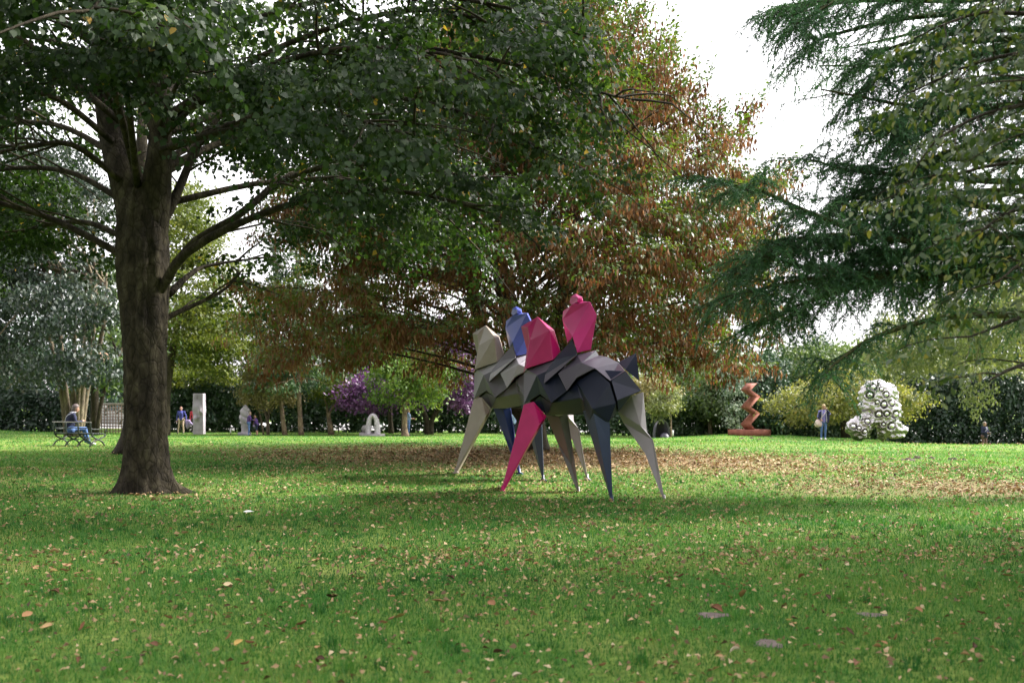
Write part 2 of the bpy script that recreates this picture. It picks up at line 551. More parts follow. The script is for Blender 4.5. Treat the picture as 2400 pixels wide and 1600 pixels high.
# small bare earth patches in the near lawn
m_soil = surf('bare_earth', (.10, .072, .066), (.19, .145, .135), .95, 25, .6, 80)
rgs = np.random.default_rng(15)
for (cx_, cy_, a_, b_) in SOIL_N:
    th = np.linspace(0, 2 * np.pi, 26, endpoint=False); V = [[cx_, cy_, float(gz(cx_, cy_)) + .007]]
    for f_ in (.5, 1.0):
        rr = f_ * (1 + .16 * np.sin(3 * th + rgs.uniform(0, 6)) + .10 * np.sin(7 * th + rgs.uniform(0, 6)) + rgs.normal(0, .05, 26))
        for t_, q_ in zip(th, rr):
            xx, yy = cx_ + a_ * q_ * math.cos(t_), cy_ + b_ * q_ * math.sin(t_)
            V.append([xx, yy, float(gz(xx, yy)) + (.006 if f_ < 1 else .003)])
    k = np.arange(26); k2 = (k + 1) % 26
    link('soil_patch', mesh_np('soil_patch', V, [np.stack([0 * k, 1 + k, 1 + k2], -1), np.stack([1 + k, 27 + k, 27 + k2, 1 + k2], -1)], None, True), m_soil, None, 'structure')

# pale road and yard beyond the hedges
rx_ = np.linspace(-70, 60, 40); rv_ = []
for yy in (73.5, 80, 90, 104):
    rv_.append(np.stack([rx_, np.full(40, yy), gz(rx_, np.full(40, yy)) + .02], -1))
ii = (np.arange(3)[:, None] * 40 + np.arange(39)[None]).ravel()
link('road', mesh_np('road', np.concatenate(rv_), [np.stack([ii, ii + 1, ii + 41, ii + 40], -1)]), surf('pale_road', (.36, .35, .34), (.46, .45, .44), .9, 1.5), None, 'structure')

# ---------------------------------------------------------------- grass blades (uncountable: one object)
SHAPES['blade'] = np.array([[0, .5], [0, -.5], [.8, -.2], [1, .15]])
rg = np.random.default_rng(11)
def sector(n, d0, d1):
    d = np.sqrt(rg.uniform(0, 1, n) * (d1 * d1 - d0 * d0) + d0 * d0)
    x = (rg.uniform(-60, 2460, n) - CX) / F * d
    return x, d
m_grass = leaf_mat('grass_blade', [(0, (.020, .092, .022)), (.45, (.046, .165, .034)), (.8, (.118, .235, .050)), (1, (.27, .26, .09))],
                   .40, (.95, 1.35, .55), .5, .25)
Vs, Ps, Ts, nv = [], {}, [], 0
for (n, d0, d1, L, W, shp) in [(105000, 4.6, 9, .043, .0052, 'blade'), (105000, 9, 16, .047, .0082, 'blade'),
                               (125000, 16, 30, .05, .016, 'needle'), (95000, 30, 68, .055, .038, 'needle')]:
    x, y = sector(n, d0, d1)
    tuft = lownoise(x, y, 21, 3.0) * .5 + lownoise(x, y, 22, 9.0) * .3
    keep = (rg.uniform(0, 1, n) > litter_fn(x, y) * .93) & (rg.uniform(0, 1, n) > soil_fn(x, y, True) * 1.25)
    x, y, tuft = x[keep], y[keep], tuft[keep]
    k = len(x)
    P = np.stack([x, y, gz(x, y) - .004], -1)
    yaw = rg.uniform(0, 2 * np.pi, k)
    lean = rg.uniform(.15, 1.25, k)
    A = np.stack([np.cos(yaw) * lean, np.sin(yaw) * lean, np.ones(k)], -1)
    Nn = np.stack([np.cos(yaw), np.sin(yaw), -lean * .2], -1) + rg.normal(0, .3, (k, 3))
    hgt = L * rg.uniform(.5, 1.25, k) * (1 + .45 * np.clip(tuft, -.9, 1.5))
    V, Fc = leaf_arrays(P, A, Nn, hgt, W * rg.uniform(.7, 1.3, k), shp, .1)
    dry = rg.uniform(0, 1, k) < .05
    tn = np.clip(  .36 + .30 * tuft + .22 * lownoise(x, y, 23, .7) + rg.normal(0, .20, k) + .24 * sstep(13, 32, y) + dry * .5, 0, 1)  # blades painted lighter with distance to stand for the sunlit far lawn
    Vs.append(V); Ps.setdefault(Fc.shape[1], []).append(Fc + nv); nv += len(V)
    Ts.append(np.repeat(tn, len(SHAPES[shp])))
# tall tufts and coarse weeds standing out of the sward
nt_ = 700; tx, ty = sector(nt_, 4.8, 24)
kb = 34; x = np.repeat(tx, kb) + rg.normal(0, .035, nt_ * kb); y = np.repeat(ty, kb) + rg.normal(0, .035, nt_ * kb)
keep = litter_fn(x, y) < .35; x, y = x[keep], y[keep]; k = len(x)
tt_ = np.repeat(rg.uniform(0, 1, nt_), kb)[keep]
yaw = rg.uniform(0, 2 * np.pi, k); lean = rg.uniform(.1, .9, k)
V, Fc = leaf_arrays(np.stack([x, y, gz(x, y) - .004], -1), np.stack([np.cos(yaw) * lean, np.sin(yaw) * lean, np.ones(k)], -1), np.stack([np.cos(yaw), np.sin(yaw), 0 * yaw], -1),
                    .075 * rg.uniform(.5, 1.3, k) * (.6 + .8 * tt_), .006 * rg.uniform(.7, 1.4, k), 'blade', .1)
Vs.append(V); Ps.setdefault(4, []).append(Fc + nv); nv += len(V); Ts.append(np.repeat(np.clip(.05 + .6 * (tt_ > .72) + rg.normal(0, .12, k), 0, .9), 4))
link('lawn_grass', mesh_np('lawn_grass', np.concatenate(Vs), [np.concatenate(p) for p in Ps.values()], {'tint': np.concatenate(Ts)}), m_grass, None, 'stuff')
tag(bpy.data.objects['lawn_grass'], 'short mown green grass blades covering the whole lawn', 'grass')

# ---------------------------------------------------------------- dead leaves: the thick litter as one object, the nearest as individuals
def dead_ramp():
    return [(0, (.065, .042, .028)), (.3, (.18, .115, .065)), (.6, (.33, .22, .115)), (.85, (.45, .32, .18)), (1, (.52, .42, .27))]
m_litter = leaf_mat('dead_leaf_litter', dead_ramp(), .12, (1, .9, .7), .7, .25)
Vs, Fs, Ts, nv = [], [], [], 0
for (n, d0, d1, L, mode) in [(7500, 5.0, 10.5, .046, 'lawn'), (18000, 9.5, 22, .058, 'lawn'), (12000, 20, 40, .07, 'lawn'), (60000, 13, 40, .10, 'litter')]:
    x, y = sector(n, d0, d1)
    lf = litter_fn(x, y)
    if mode == 'litter':
        keep = rg.uniform(0, 1, n) < lf ** 1.1
    else:
        dens = .30 + .5 * sstep(-.6, 1.2, lownoise(x, y, 31, .6)) + .6 * lf
        dens = dens * (1 - .75 * sstep(28, 40, y))
        keep = rg.uniform(0, 1, n) < dens
    x, y = x[keep], y[keep]; k = len(x)
    P = np.stack([x, y, gz(x, y) + (.03 if mode == 'lawn' else .012) + rg.uniform(0, .018, k)], -1)
    A = np.stack([rg.normal(0, 1, k), rg.normal(0, 1, k), rg.normal(0, .35, k)], -1)
    tl_ = .95 if mode == 'lawn' else .6
    Nn = np.stack([rg.normal(0, tl_, k), rg.normal(0, tl_, k), np.ones(k)], -1)
    LL = L * rg.uniform(.5, 1.25, k)
    V, Fc = leaf_arrays(P, A, Nn, LL, LL * rg.uniform(.4, .75, k), 'kite', .6)
    Vs.append(V); Fs.append(Fc + nv); nv += len(V)
    Ts.append(np.repeat(np.clip(rg.beta(1.9, 1.3, k) * (1.0 if mode == 'lawn' else .85), 0, 1), 4))
lit = link('leaf_litter', mesh_np('leaf_litter', np.concatenate(Vs), [np.concatenate(Fs)], {'tint': np.concatenate(Ts)}), m_litter, None, 'stuff')
tag(lit, 'brown and tan dead leaves scattered thickly over the lawn under the trees', 'leaf litter')

m_fall, t_, p_, o_ = nt('fallen_leaf')
oi = N(t_, 'ShaderNodeObjectInfo')
r_ = ramp(t_, [(0, (.07, .034, .020)), (.25, (.20, .090, .042)), (.5, (.37, .205, .095)), (.72, (.47, .31, .17)), (.9, (.46, .32, .09)), (1, (.56, .50, .38))], oi.outputs['Random'])
tc_ = N(t_, 'ShaderNodeTexCoord'); nn_ = N(t_, 'ShaderNodeTexNoise', i_Scale=45.0); t_.links.new(tc_.outputs['Object'], nn_.inputs['Vector'])
v_ = ramp(t_, [(.3, (.7, .65, .6)), (.7, (1.1, 1.1, 1.1))], nn_.outputs['Fac'])
mu_ = N(t_, 'ShaderNodeMixRGB', blend_type='MULTIPLY', i_Fac=1.0)
t_.links.new(r_.outputs['Color'], mu_.inputs['Color1']); t_.links.new(v_.outputs['Color'], mu_.inputs['Color2'])
t_.links.new(mu_.outputs['Color'], p_.inputs['Base Color']); p_.inputs['Roughness'].default_value = .65; p_.inputs['Specular IOR Level'].default_value = .3
leaf_variants = []
rg2 = np.random.default_rng(77)
for k in range(7):
    L = 1.0
    wd = [.28, .36, .30, .22, .40, .33, .18][k]; curl = [1.4, .9, 2.2, 2.8, .6, 1.8, 3.2][k]; bend = [.25, .1, -.3, .5, .15, -.15, .35][k]
    s = np.linspace(0, 1, 6); prof = np.sin(np.pi * s ** .85) ** .8 * wd
    V = []
    for si, pr in zip(s, prof):
        for q in (-1, -.5, 0, .5, 1):
            ang = q * curl * .8
            rr = pr / max(curl * .8, .01)
            V.append([si - .5, rr * math.sin(ang), rr * (1 - math.cos(ang)) + bend * (si - .5) ** 2 + rg2.normal(0, .012)])
    V = np.array(V)
    ii = (np.arange(5)[:, None] * 5 + np.arange(4)[None]).ravel()
    me = mesh_np('fallen_leaf', V, [np.stack([ii, ii + 1, ii + 6, ii + 5], -1)], None, True)
    me.materials.append(m_fall)
    leaf_variants.append(me)
cnt = 0
for _ in range(5000):
    if cnt >= 300:
        break
    d = math.sqrt(rg2.uniform(0, 1) * (10.6 ** 2 - 5.2 ** 2) + 5.2 ** 2)
    x = (rg2.uniform(-10, 2410) - CX) / F * d
    if rg2.uniform() > .55 + .45 * float(lownoise(np.array(x), np.array(d), 41, .9)):
        continue
    o = bpy.data.objects.new('fallen_leaf', leaf_variants[int(rg2.integers(0, 7))])
    COL.objects.link(o)
    sc = rg2.uniform(.036, .082) * (1.35 if rg2.uniform() < .07 else 1)
    o.scale = (sc, sc * rg2.uniform(.75, 1.5), sc * rg2.uniform(.8, 1.6))
    o.location = (x, d, float(gz(x, d)) + .036 + rg2.uniform(0, .008))
    o.rotation_euler = (rg2.normal(0, .35), rg2.normal(0, .3), rg2.uniform(0, 6.28))
    tag(o, 'dry curled tan or brown fallen leaf on the foreground grass', 'leaf', 'fallen leaves on the foreground lawn')
    cnt += 1
# the white scrap and the molehills
pw = G(583, F * EYE / (1207 - HOR))
o = bpy.data.objects.new('paper_scrap', leaf_variants[4].copy()); o.data.materials.clear()
o.data.materials.append(surf('white_paper', (.75, .75, .76), (.85, .85, .86), .7, 20)); COL.objects.link(o)
o.location = (pw[0], pw[1], pw[2] + .04); o.scale = (.15, .15, .15); o.rotation_euler = (.1, 0, .2)
tag(o, 'small white scrap lying on the grass near the large tree trunk', 'litter')

m_earth = surf('molehill_earth', (.035, .022, .018), (.08, .05, .04), .95, 12, .8, 30)
mole = [(2090, 1077, .13), (2128, 1079, .19), (2152, 1074, .15), (2182, 1074, .12), (2232, 1077, .13), (2258, 1078, .10),
        (1738, 1028, .16), (1762, 1027, .16), (1780, 1030, .15), (1808, 1026, .11)]
mlabel = ['leftmost of the six dark molehills on the right lawn', 'largest dark molehill in the row on the right lawn', 'third molehill from the left on the right lawn',
          'fourth molehill from the left on the right lawn', 'fifth molehill from the left on the right lawn', 'rightmost molehill on the right lawn below the tall hedge',
          'leftmost small molehill below the rusty plinth', 'second small molehill below the rusty plinth', 'third small molehill below the rusty plinth', 'rightmost small molehill just right of the rusty plinth']
for (u, v, s), lb in zip(mole, mlabel):
    d = 28.0
    for _ in range(40):
        d += .5 * (float(EYE - gz(X(u, d), d)) * F / max(v - HOR, 5) - d)
    c = G(u, d)
    rr = np.linspace(0, 1, 5); th = np.linspace(0, 2 * np.pi, 14, endpoint=False)
    V = [[c[0] + s * r_k * math.cos(a) * (1 + rg2.normal(0, .12)), c[1] + s * r_k * math.sin(a) * (1 + rg2.normal(0, .12)), c[2] + s * .42 * (1 - r_k ** 1.4) + rg2.normal(0, .02) * (r_k < .95) - .012] for r_k in rr for a in th]
    ii = (np.arange(4)[:, None] * 14 + np.arange(14)[None]).ravel(); jj = (np.arange(4)[:, None] * 14 + (np.arange(14)[None] + 1) % 14).ravel()
    tag(link('molehill', mesh_np('molehill', V, [np.stack([ii, ii + 14, jj + 14, jj], -1)], None, True), m_earth), lb, 'molehill', 'molehills on the lawn')

# ================================================================ THE LARGE TREES
m_bark_lin = bark_mat('linden_bark', (.012, .009, .007), (.040, .032, .025), (.100, .084, .065), .8, 1.0)
m_bark_dark = bark_mat('dark_bark', (.02, .016, .013), (.045, .036, .028), (.08, .066, .05), 1.2, .6)
m_bark_grey = bark_mat('grey_bark', (.07, .055, .045), (.14, .11, .09), (.22, .185, .155), 1.0, .5)
m_bark_tan = bark_mat('tan_bark', (.10, .07, .055), (.20, .145, .115), (.31, .24, .20), 1.0, .5)
m_bark_moss = bark_mat('mossy_bark', (.025, .03, .012), (.06, .065, .025), (.11, .11, .05), 1.3, .6)

# ---- the linden in front on the left
def linden():
    rg = np.random.default_rng(101)
    b = px(345, 1160, 16.8); bx, by = b[0], b[1]; b[2] = float(gz(bx, by))
    r = root('linden_tree', b, 'large linden tree with thick dark furrowed trunk in the left foreground', 'tree')
    # trunk with root flare and folds
    nz, nth = 120, 84
    zs = np.concatenate([np.linspace(-.06, .9, 30), np.linspace(.94, 5.1, nz - 30)])
    th = np.linspace(0, 2 * np.pi, nth, endpoint=False)
    lob = .5 * np.cos(5 * th + .7) + .35 * np.cos(3 * th + 2.2) + .3 * np.cos(2 * th - .4)
    V = []
    for z in zs:
        base = np.interp(z, [0, 1, 2.4, 3.6, 4.2, 4.7, 5.1], [.365, .345, .35, .42, .43, .39, .25])
        fl = math.exp(-max(z, 0) / .26)
        rad = base * (1 + .24 * fl * (1 + 1.25 * lob + .5 * np.cos(9 * th + .5)) + .025 * np.cos(7 * th + 1.1 * z) + .03 * np.cos(4 * th + .5 * z + 1) + .02 * np.cos(11 * th - z * 1.3))
        rad = rad - .05 * np.exp(-((th - 4.55 - .04 * z) / .09) ** 2) * (1 if z < 2 else .5)
        wz = .5 * math.sin(1.7 * z + .4) + .3 * math.sin(4.1 * z + 1.9)
        patch = .5 + .5 * np.sin(2 * th + 1.3 * z + .8) * np.cos(th - .7 * z)
        crag = np.abs(np.sin(6.5 * th + wz * 1.6 + .6 * np.sin(5 * th - 2.2 * z))) * .6 + np.abs(np.sin(14 * th - 3 * wz + 1.1 * np.sin(9 * z + 3 * th))) * .4
        rad = rad + (crag - .55) * .032 * np.clip(patch * 1.5, .25, 1) + .010 * np.sin(23 * z + 5 * np.sin(3 * th)) * patch
        ex = np.exp(-((th - .05) / .35) ** 2) + np.exp(-((th - 2 * np.pi - .05) / .35) ** 2)
        rad = rad + .30 * ex * math.exp(-max(z, 0) / .10)
        ox = np.interp(z, [0, 2, 4, 5.6], [0, -.03, -.08, -.1])
        V.append(np.stack([bx + ox + rad * np.cos(th), by + rad * np.sin(th) * .95, np.full(nth, b[2] + z)], -1))
    V = np.concatenate(V)
    ii = (np.arange(nz - 1)[:, None] * nth + np.arange(nth)[None]).ravel(); jj = (np.arange(nz - 1)[:, None] * nth + (np.arange(nth)[None] + 1) % nth).ravel()
    link('trunk', mesh_np('linden_trunk', V, [np.stack([ii, jj, jj + nth, ii + nth], -1)], None, True), m_bark_lin, r)
    def P(u, v, dd=0):
        return px(u, v, 16.8 + dd)
    limbs = [  # (points, radii)
        ([P(335, 640, 0), P(312, 480, .05), P(268, 320, .2), P(246, 140, .4), P(232, -80, .5), P(240, -420, .6)], [.26, .30, .255, .22, .18, .08]),
        ([P(350, 640, 0), P(362, 480, -.05), P(376, 320, -.2), P(362, 120, -.3), P(352, -80, -.5), P(380, -420, -.8)], [.24, .27, .185, .165, .14, .06]),
        ([P(352, 720, 0), P(392, 655, -.2), P(428, 600, -.35), P(520, 542, -.6), P(640, 492, -.8), P(770, 456, -1.0), P(930, 447, -1.3), P(1090, 480, -1.6), P(1200, 520, -1.8)], [.07, .085, .075, .064, .054, .045, .036, .026, .012]),
        ([P(415, 612, -.3), P(462, 562, -.4), P(560, 505, -.3), P(650, 430, 0), P(740, 396, .2), P(870, 385, .5), P(1020, 400, .8), P(1150, 420, 1)], [.06, .07, .065, .058, .048, .036, .025, .012]),
        ([P(360, 560, 0), P(398, 490, .1), P(425, 430, .3), P(470, 330, .6), P(540, 250, 1.0), P(640, 200, 1.4), P(760, 190, 1.8)], [.07, .085, .075, .06, .05, .035, .015]),
        ([P(335, 640, 0), P(292, 604, .1), P(240, 572, .1), P(120, 512, .1), P(0, 476, 0), P(-160, 440, -.2), P(-320, 430, -.3)], [.06, .075, .062, .055, .045, .03, .015]),
        ([P(360, 770, 0), P(400, 740, .2), P(470, 708, .5), P(530, 675, .8), P(570, 630, 1.0)], [.05, .05, .035, .025, .012]),
        ([P(395, 690, .3), P(450, 640, .8), P(500, 620, 1.4), P(640, 600, 2.4)], [.07, .045, .03, .012]),
        ([P(290, 300, -.3), P(240, 200, -1.2), P(190, 150, -2.4), P(150, 140, -3.2)], [.04, .035, .025, .01]),
        ([P(372, 300, -.3), P(420, 190, -1.2), P(470, 150, -2.2), P(520, 150, -3.0)], [.04, .035, .025, .01]),
        ([P(290, 470, .2), P(150, 400, .8), P(-20, 400, 1.6), P(-150, 440, 2.0)], [.06, .045, .035, .012]),
        ([P(300, 560, .2), P(190, 520, .9), P(60, 540, 1.8), P(-60, 590, 2.4)], [.06, .045, .035, .012]),
        ([P(262, 330, -.1), P(130, 230, -.9), P(0, 220, -1.6), P(-140, 250, -2.2)], [.06, .045, .035, .012]),
        ([P(280, 420, -.2), P(170, 340, -.8), P(60, 345, -1.3), P(-60, 370, -1.8)], [.06, .045, .035, .012]),
        ([P(370, 330, -.2), P(520, 200, -1.5), P(760, 120, -2.6), P(1000, 120, -3.3), P(1180, 170, -3.6)], [.05, .045, .036, .026, .01]),
        ([P(365, 220, -.2), P(560, 60, -1.0), P(850, -10, -1.8), P(1150, 10, -2.4), P(1380, 90, -2.8)], [.05, .045, .036, .026, .01]),
        ([P(372, 300, 0), P(640, 150, -.2), P(920, 110, -.6), P(1200, 150, -1.2), P(1400, 215, -1.8), P(1490, 235, -2.0)], [.055, .05, .042, .034, .022, .008]),
        ([P(375, 360, -.1), P(640, 260, -.8), P(920, 230, -1.6), P(1150, 290, -2.2), P(1330, 390, -2.6)], [.05, .045, .036, .026, .01]),
        ([P(372, 350, -.3), P(560, 300, -2), P(800, 280, -3.4), P(980, 320, -4.2)], [.05, .04, .03, .01]),
    ]
    for k in range(48):
        zs_ = rg.uniform(4.6, 13.5)
        ph = 2 * np.pi * (k * .381966) + rg.uniform(-.3, .3)
        Ln = np.interp(zs_, [4.6, 6, 9, 13.5], [7.2, 7.6, 7.0, 4.0]) * rg.uniform(.85, 1.1)
        s = np.array([bx - .15 + .2 * math.cos(ph), by + .2 * math.sin(ph), zs_])
        d = np.array([math.cos(ph), math.sin(ph), 0])
        rise = rg.uniform(.12, .4)
        pts = [s, s + d * Ln * .35 + [0, 0, Ln * rise * .6], s + d * Ln * .7 + [0, 0, Ln * rise * .75], s + d * Ln + [0, 0, Ln * (rise * .45 - .06)]]
        limbs.append((pts, [.065, .048, .03, .01]))
    br = Acc(); tw = Acc()
    C, D = [], []
    for k, (pts, rr) in enumerate(limbs):
        c, rd = curve(pts, 16, rr)
        if k < 19:
            a = Acc(); a.tube(c, rd, 12 if k < 3 else 9)
            link('limb', a.mesh('linden_limb'), m_bark_lin, r)
        else:
            br.tube(c, rd, 7)
        n2 = 8 if k in (0, 1) else (5 if k in (6, 7) else 14)
        for sb in side_branches(rg, c, n2, .36 if k in (2, 3) else (.5 if k == 5 else .3), (1.2, 2.6), .22, .12):
            tw.tube(sb, np.linspace(.022, .006, 5), 4, cap=False)
            cc, dd = along(rg, sb, 7)
            C += cc; D += dd
        cc, dd = along(rg, c, 6, .45); C += cc; D += dd
    C = np.array(C); D = np.array(D)
    hole = lownoise(C[:, 0] + C[:, 2] * .7, C[:, 1] - C[:, 2] * .5, 51, 1.1)
    uu = C[:, 0] / C[:, 1] * F + CX; vv = HOR - (C[:, 2] - EYE) / C[:, 1] * F
    keep = ~((C[:, 0] > -1.2) & (C[:, 2] < 4.35) & (vv > 520)) & (C[:, 2] > 3.35) & (hole > -.48) & (C[:, 1] > 9.6) & (C[:, 0] < .95 + .3 * rg.normal(0, 1, len(C))) & (C[:, 0] < 1.9) & (lownoise(C[:, 0] - C[:, 2] * .5, C[:, 1] + C[:, 2] * .6, 52, 2.3) > -.72)
    # the crown's open underside round the stem
    near_stem = np.hypot(C[:, 0] - bx - .6, C[:, 1] - by) < 3.2
    keep &= ~(near_stem & (C[:, 2] < 6.2) & (rg.uniform(0, 1, len(C)) < .72))
    keep &= ~((C[:, 2] < 4.3) & (np.hypot(C[:, 0] - bx, C[:, 1] - by) < 5.2) & (rg.uniform(0, 1, len(C)) < .35))
    keep &= ~((vv < -260) & (rg.uniform(0, 1, len(C)) < .62))
    keep &= ~((uu < -260) & (rg.uniform(0, 1, len(C)) < .6))
    C, D = C[keep], D[keep]
    tmpl = [make_spray(rg, 46, .5, .32, .08, .75) for _ in range(8)]
    P_, A_, N_, I_ = place_sprays(rg, C, D, rg.uniform(.55, .95, len(C)), tmpl)
    n = len(P_)
    st = rg.uniform(0, 1, len(C))
    tint = np.clip(.55 * st[I_] + .35 * rg.uniform(0, 1, n), 0, .93)
    tint[rg.uniform(0, 1, n) < .006] = 1.0
    L = .086 * rg.uniform(.65, 1.25, n)
    m = leaf_mat('linden_leaf', [(0, (.010, .025, .009)), (.4, (.021, .045, .015)), (.75, (.043, .075, .024)), (.985, (.10, .135, .042)), (1, (.38, .24, .06))], .40, (1.4, 1.55, .55), .5, .28)
    va, fa_ = leaf_arrays(P_[P_[:, 1] < 12.5], A_[P_[:, 1] < 12.5], N_[P_[:, 1] < 12.5], L[P_[:, 1] < 12.5], L[P_[:, 1] < 12.5] * .95, 'round', .25)
    vb, fb_ = leaf_arrays(P_[P_[:, 1] >= 12.5], A_[P_[:, 1] >= 12.5], N_[P_[:, 1] >= 12.5], L[P_[:, 1] >= 12.5], L[P_[:, 1] >= 12.5] * .98, 'kite', .25)
    tt = np.concatenate([np.repeat(tint[P_[:, 1] < 12.5], 6), np.repeat(tint[P_[:, 1] >= 12.5], 4)])
    link('crown', mesh_np('linden_crown', np.concatenate([va, vb]), [fa_, fb_ + len(va)], {'tint': tt}), m, r, 'stuff')
    link('branches', br.mesh('linden_branches'), m_bark_lin, r, 'stuff')
    link('twigs', tw.mesh('linden_twigs'), m_bark_dark, r, 'stuff')
    print('linden sprays', len(C), 'leaves', n)
linden()

# ---- the hornbeam in the middle, full of hanging brown seed clusters
def hornbeam():
    rg = np.random.default_rng(202)
    d0 = 30.5
    b = np.array([X(1245, d0), d0, 0.]); b[2] = float(gz(b[0], b[1]))
    r = root('hornbeam_tree', b, 'broad hornbeam tree hung with brown seed clusters behind the two horse sculptures', 'tree')
    stems = [
        ([b + [0, 0, -.05], b + [0, 0, .5], b + [-.1, 0, 1.6], b + [-.5, .2, 3.5], b + [-1.0, .4, 6], b + [-.7, .5, 10], b + [-.3, .4, 13.5]], [.62, .46, .40, .28, .22, .13, .03]),
        ([b + [0, 0, 1.0], b + [.3, -.2, 2.2], b + [.9, -.5, 4.5], b + [1.4, -.5, 8], b + [1.3, -.4, 12]], [.34, .28, .20, .14, .03]),
        ([b + [-.1, 0, .9], b + [-.8, -.3, 2.0], b + [-1.7, -.4, 4.5], b + [-2.4, -.2, 8], b + [-2.4, 0, 11]], [.30, .24, .18, .12, .03]),
    ]
    a = Acc()
    for p, rr in stems:
        c, rd = curve(p, 16, rr); a.tube(c, rd, 12)
    link('trunk', a.mesh('hornbeam_trunk'), m_bark_dark, r)
    ez = [2.2, 3, 4, 6, 8, 9.3, 10.6, 12.3, 13.9, 15.0]
    er = [7.2, 8.3, 8.6, 8.5, 8.2, 6.8, 5.3, 3.8, 1.5, .2]
    br = Acc(); tw = Acc(); C, D, S = [], [], []
    nl = 168
    for k in range(nl):
        ze = 2.5 + 12.2 * ((k + .5) / nl) ** .92
        ph = k * 2.39996 + rg.uniform(-.2, .2)
        R = np.interp(ze, ez, er) * rg.uniform(.82, 1.03)
        if math.cos(ph) > 0:
            R *= 1 - (.03 if ze > 5.5 else .12) * math.cos(ph)
        if math.sin(ph) < 0:
            R *= 1 + .10 * math.sin(ph)
        if rg.uniform() < .22:
            R *= rg.uniform(.55, .85)
        e = b + [R * math.cos(ph), R * math.sin(ph), ze]
        zs_ = ze * (.62 if ze > 5 else .55) + .35
        s = b + [-.3 + .25 * math.cos(ph), .1 + .25 * math.sin(ph), zs_]
        m1 = s * .62 + e * .38 + [0, 0, .42 if ze < 5 else .55]
        m2 = s * .25 + e * .75 + [0, 0, .45 if ze < 5 else .3]
        c, rd = curve([s, m1, m2, e], 9, [.055, .035, .022, .008])
        br.tube(c, rd, 5, cap=False)
        n2 = int(6 + R * 1.1)
        for sb in side_branches(rg, c, n2, .34, (.9, 2.0), .30 if ze < 9 else .05, .12 if ze < 9 else .45):
            tw.tube(sb, np.linspace(.014, .004, 5), 3, cap=False)
            cc, dd = along(rg, sb, 4); C += cc; D += dd
        cc, dd = along(rg, c, 4, .6); C += cc; D += dd
    C = np.array(C); D = np.array(D)
    rel = C - b
    rr = np.hypot(rel[:, 0], rel[:, 1]) / np.maximum(np.interp(rel[:, 2], ez, er), .3)
    hole = lownoise(C[:, 0] * .9 + C[:, 2] * .8, C[:, 1] * .4 - C[:, 2] * .6, 61, 1.0)
    keep = ~((rel[:, 1] > 2.5) & (rg.uniform(0, 1, len(C)) < .38)) & (rel[:, 2] > 2.4) & (rr < 1.08) & (hole > -.85) & (rr > .12)
    C, D, rr, rel = C[keep], D[keep], rr[keep], rel[keep]
    n = len(C)
    # upright shoots along the upper edge
    up = (rel[:, 2] > 8) & (rr > .8)
    D[up] = unit(D[up]) * .6 + np.array([0, 0, .9])
    tmpl = [make_spray(rg, 24, .45, .12, .06, .35) for _ in range(7)]
    P_, A_, N_, I_ = place_sprays(rg, C, D, rg.uniform(.5, .95, n), tmpl)
    st = rg.uniform(0, 1, n)
    tint = np.clip(.5 * st[I_] + .5 * rg.uniform(0, 1, len(P_)), 0, 1)
    tint = np.clip(tint + .28 * sstep(2.0, 5.0, -rel[I_, 0]) * sstep(6.5, 4.0, rel[I_, 2]), 0, 1)  # paints the shaded lower left of the crown lighter, as if lit
    L = .122 * rg.uniform(.7, 1.25, len(P_))
    m = leaf_mat('hornbeam_leaf', [(0, (.030, .060, .012)), (.5, (.066, .112, .022)), (.85, (.11, .15, .032)), (1, (.17, .17, .04))], .38, (1.4, 1.45, .55), .45, .4)
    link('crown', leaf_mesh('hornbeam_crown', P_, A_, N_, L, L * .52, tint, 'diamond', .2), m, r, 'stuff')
    # seed clusters: hanging spindles, gathered in patches
    brown = lownoise(C[:, 0] - C[:, 2] * .3, C[:, 2] + C[:, 1] * .5, 62, .8) * .5 + .16 + .055 * rel[:, 0] / 2
    prob = np.where(rg.uniform(0, 1, n) < np.clip(.60 + brown * .9, .15, .95), 1.25, .12) * np.where(up & (rel[:, 2] > 11), .35, 1)
    k = (rng_counts := (prob * 19 * rg.uniform(.5, 1.4, n)).astype(int))
    idx = np.repeat(np.arange(n), k)
    nb = len(idx)
    Du = unit(D)[idx]
    Pb = C[idx] + Du * rg.uniform(.05, .85, nb)[:, None] * .7 + rg.normal(0, .15, (nb, 3)) * [1, 1, .3] - np.stack([0 * idx, 0 * idx, rg.uniform(.0, .26, nb)], -1)
    Ab = np.stack([rg.normal(0, .16, nb), rg.normal(0, .16, nb), -np.ones(nb)], -1)
    Nb = np.stack([rg.normal(0, 1, nb), rg.normal(0, 1, nb), rg.normal(0, .2, nb)], -1)
    Lb = .175 * rg.uniform(.6, 1.3, nb)
    mb = leaf_mat('hornbeam_seed', [(0, (.058, .028, .014)), (.4, (.130, .066, .032)), (.75, (.215, .120, .060)), (1, (.30, .215, .12))], .34, (1.3, 1.0, .7), .7, .2)
    tb = np.clip(.45 * st[idx] + .55 * rg.uniform(0, 1, nb) + .25 * sstep(2.0, 5.0, -rel[idx, 0]) * sstep(6.5, 4.0, rel[idx, 2]), 0, 1)  # seeds there get the same painted lit look
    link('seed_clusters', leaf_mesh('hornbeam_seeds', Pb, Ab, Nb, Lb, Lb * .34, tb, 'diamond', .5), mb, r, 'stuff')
    link('branches', br.mesh('hornbeam_branches'), m_bark_dark, r, 'stuff')
    link('twigs', tw.mesh('hornbeam_twigs'), m_bark_dark, r, 'stuff')
    print('hornbeam sprays', n, 'leaves', len(P_), 'seeds', nb)
hornbeam()

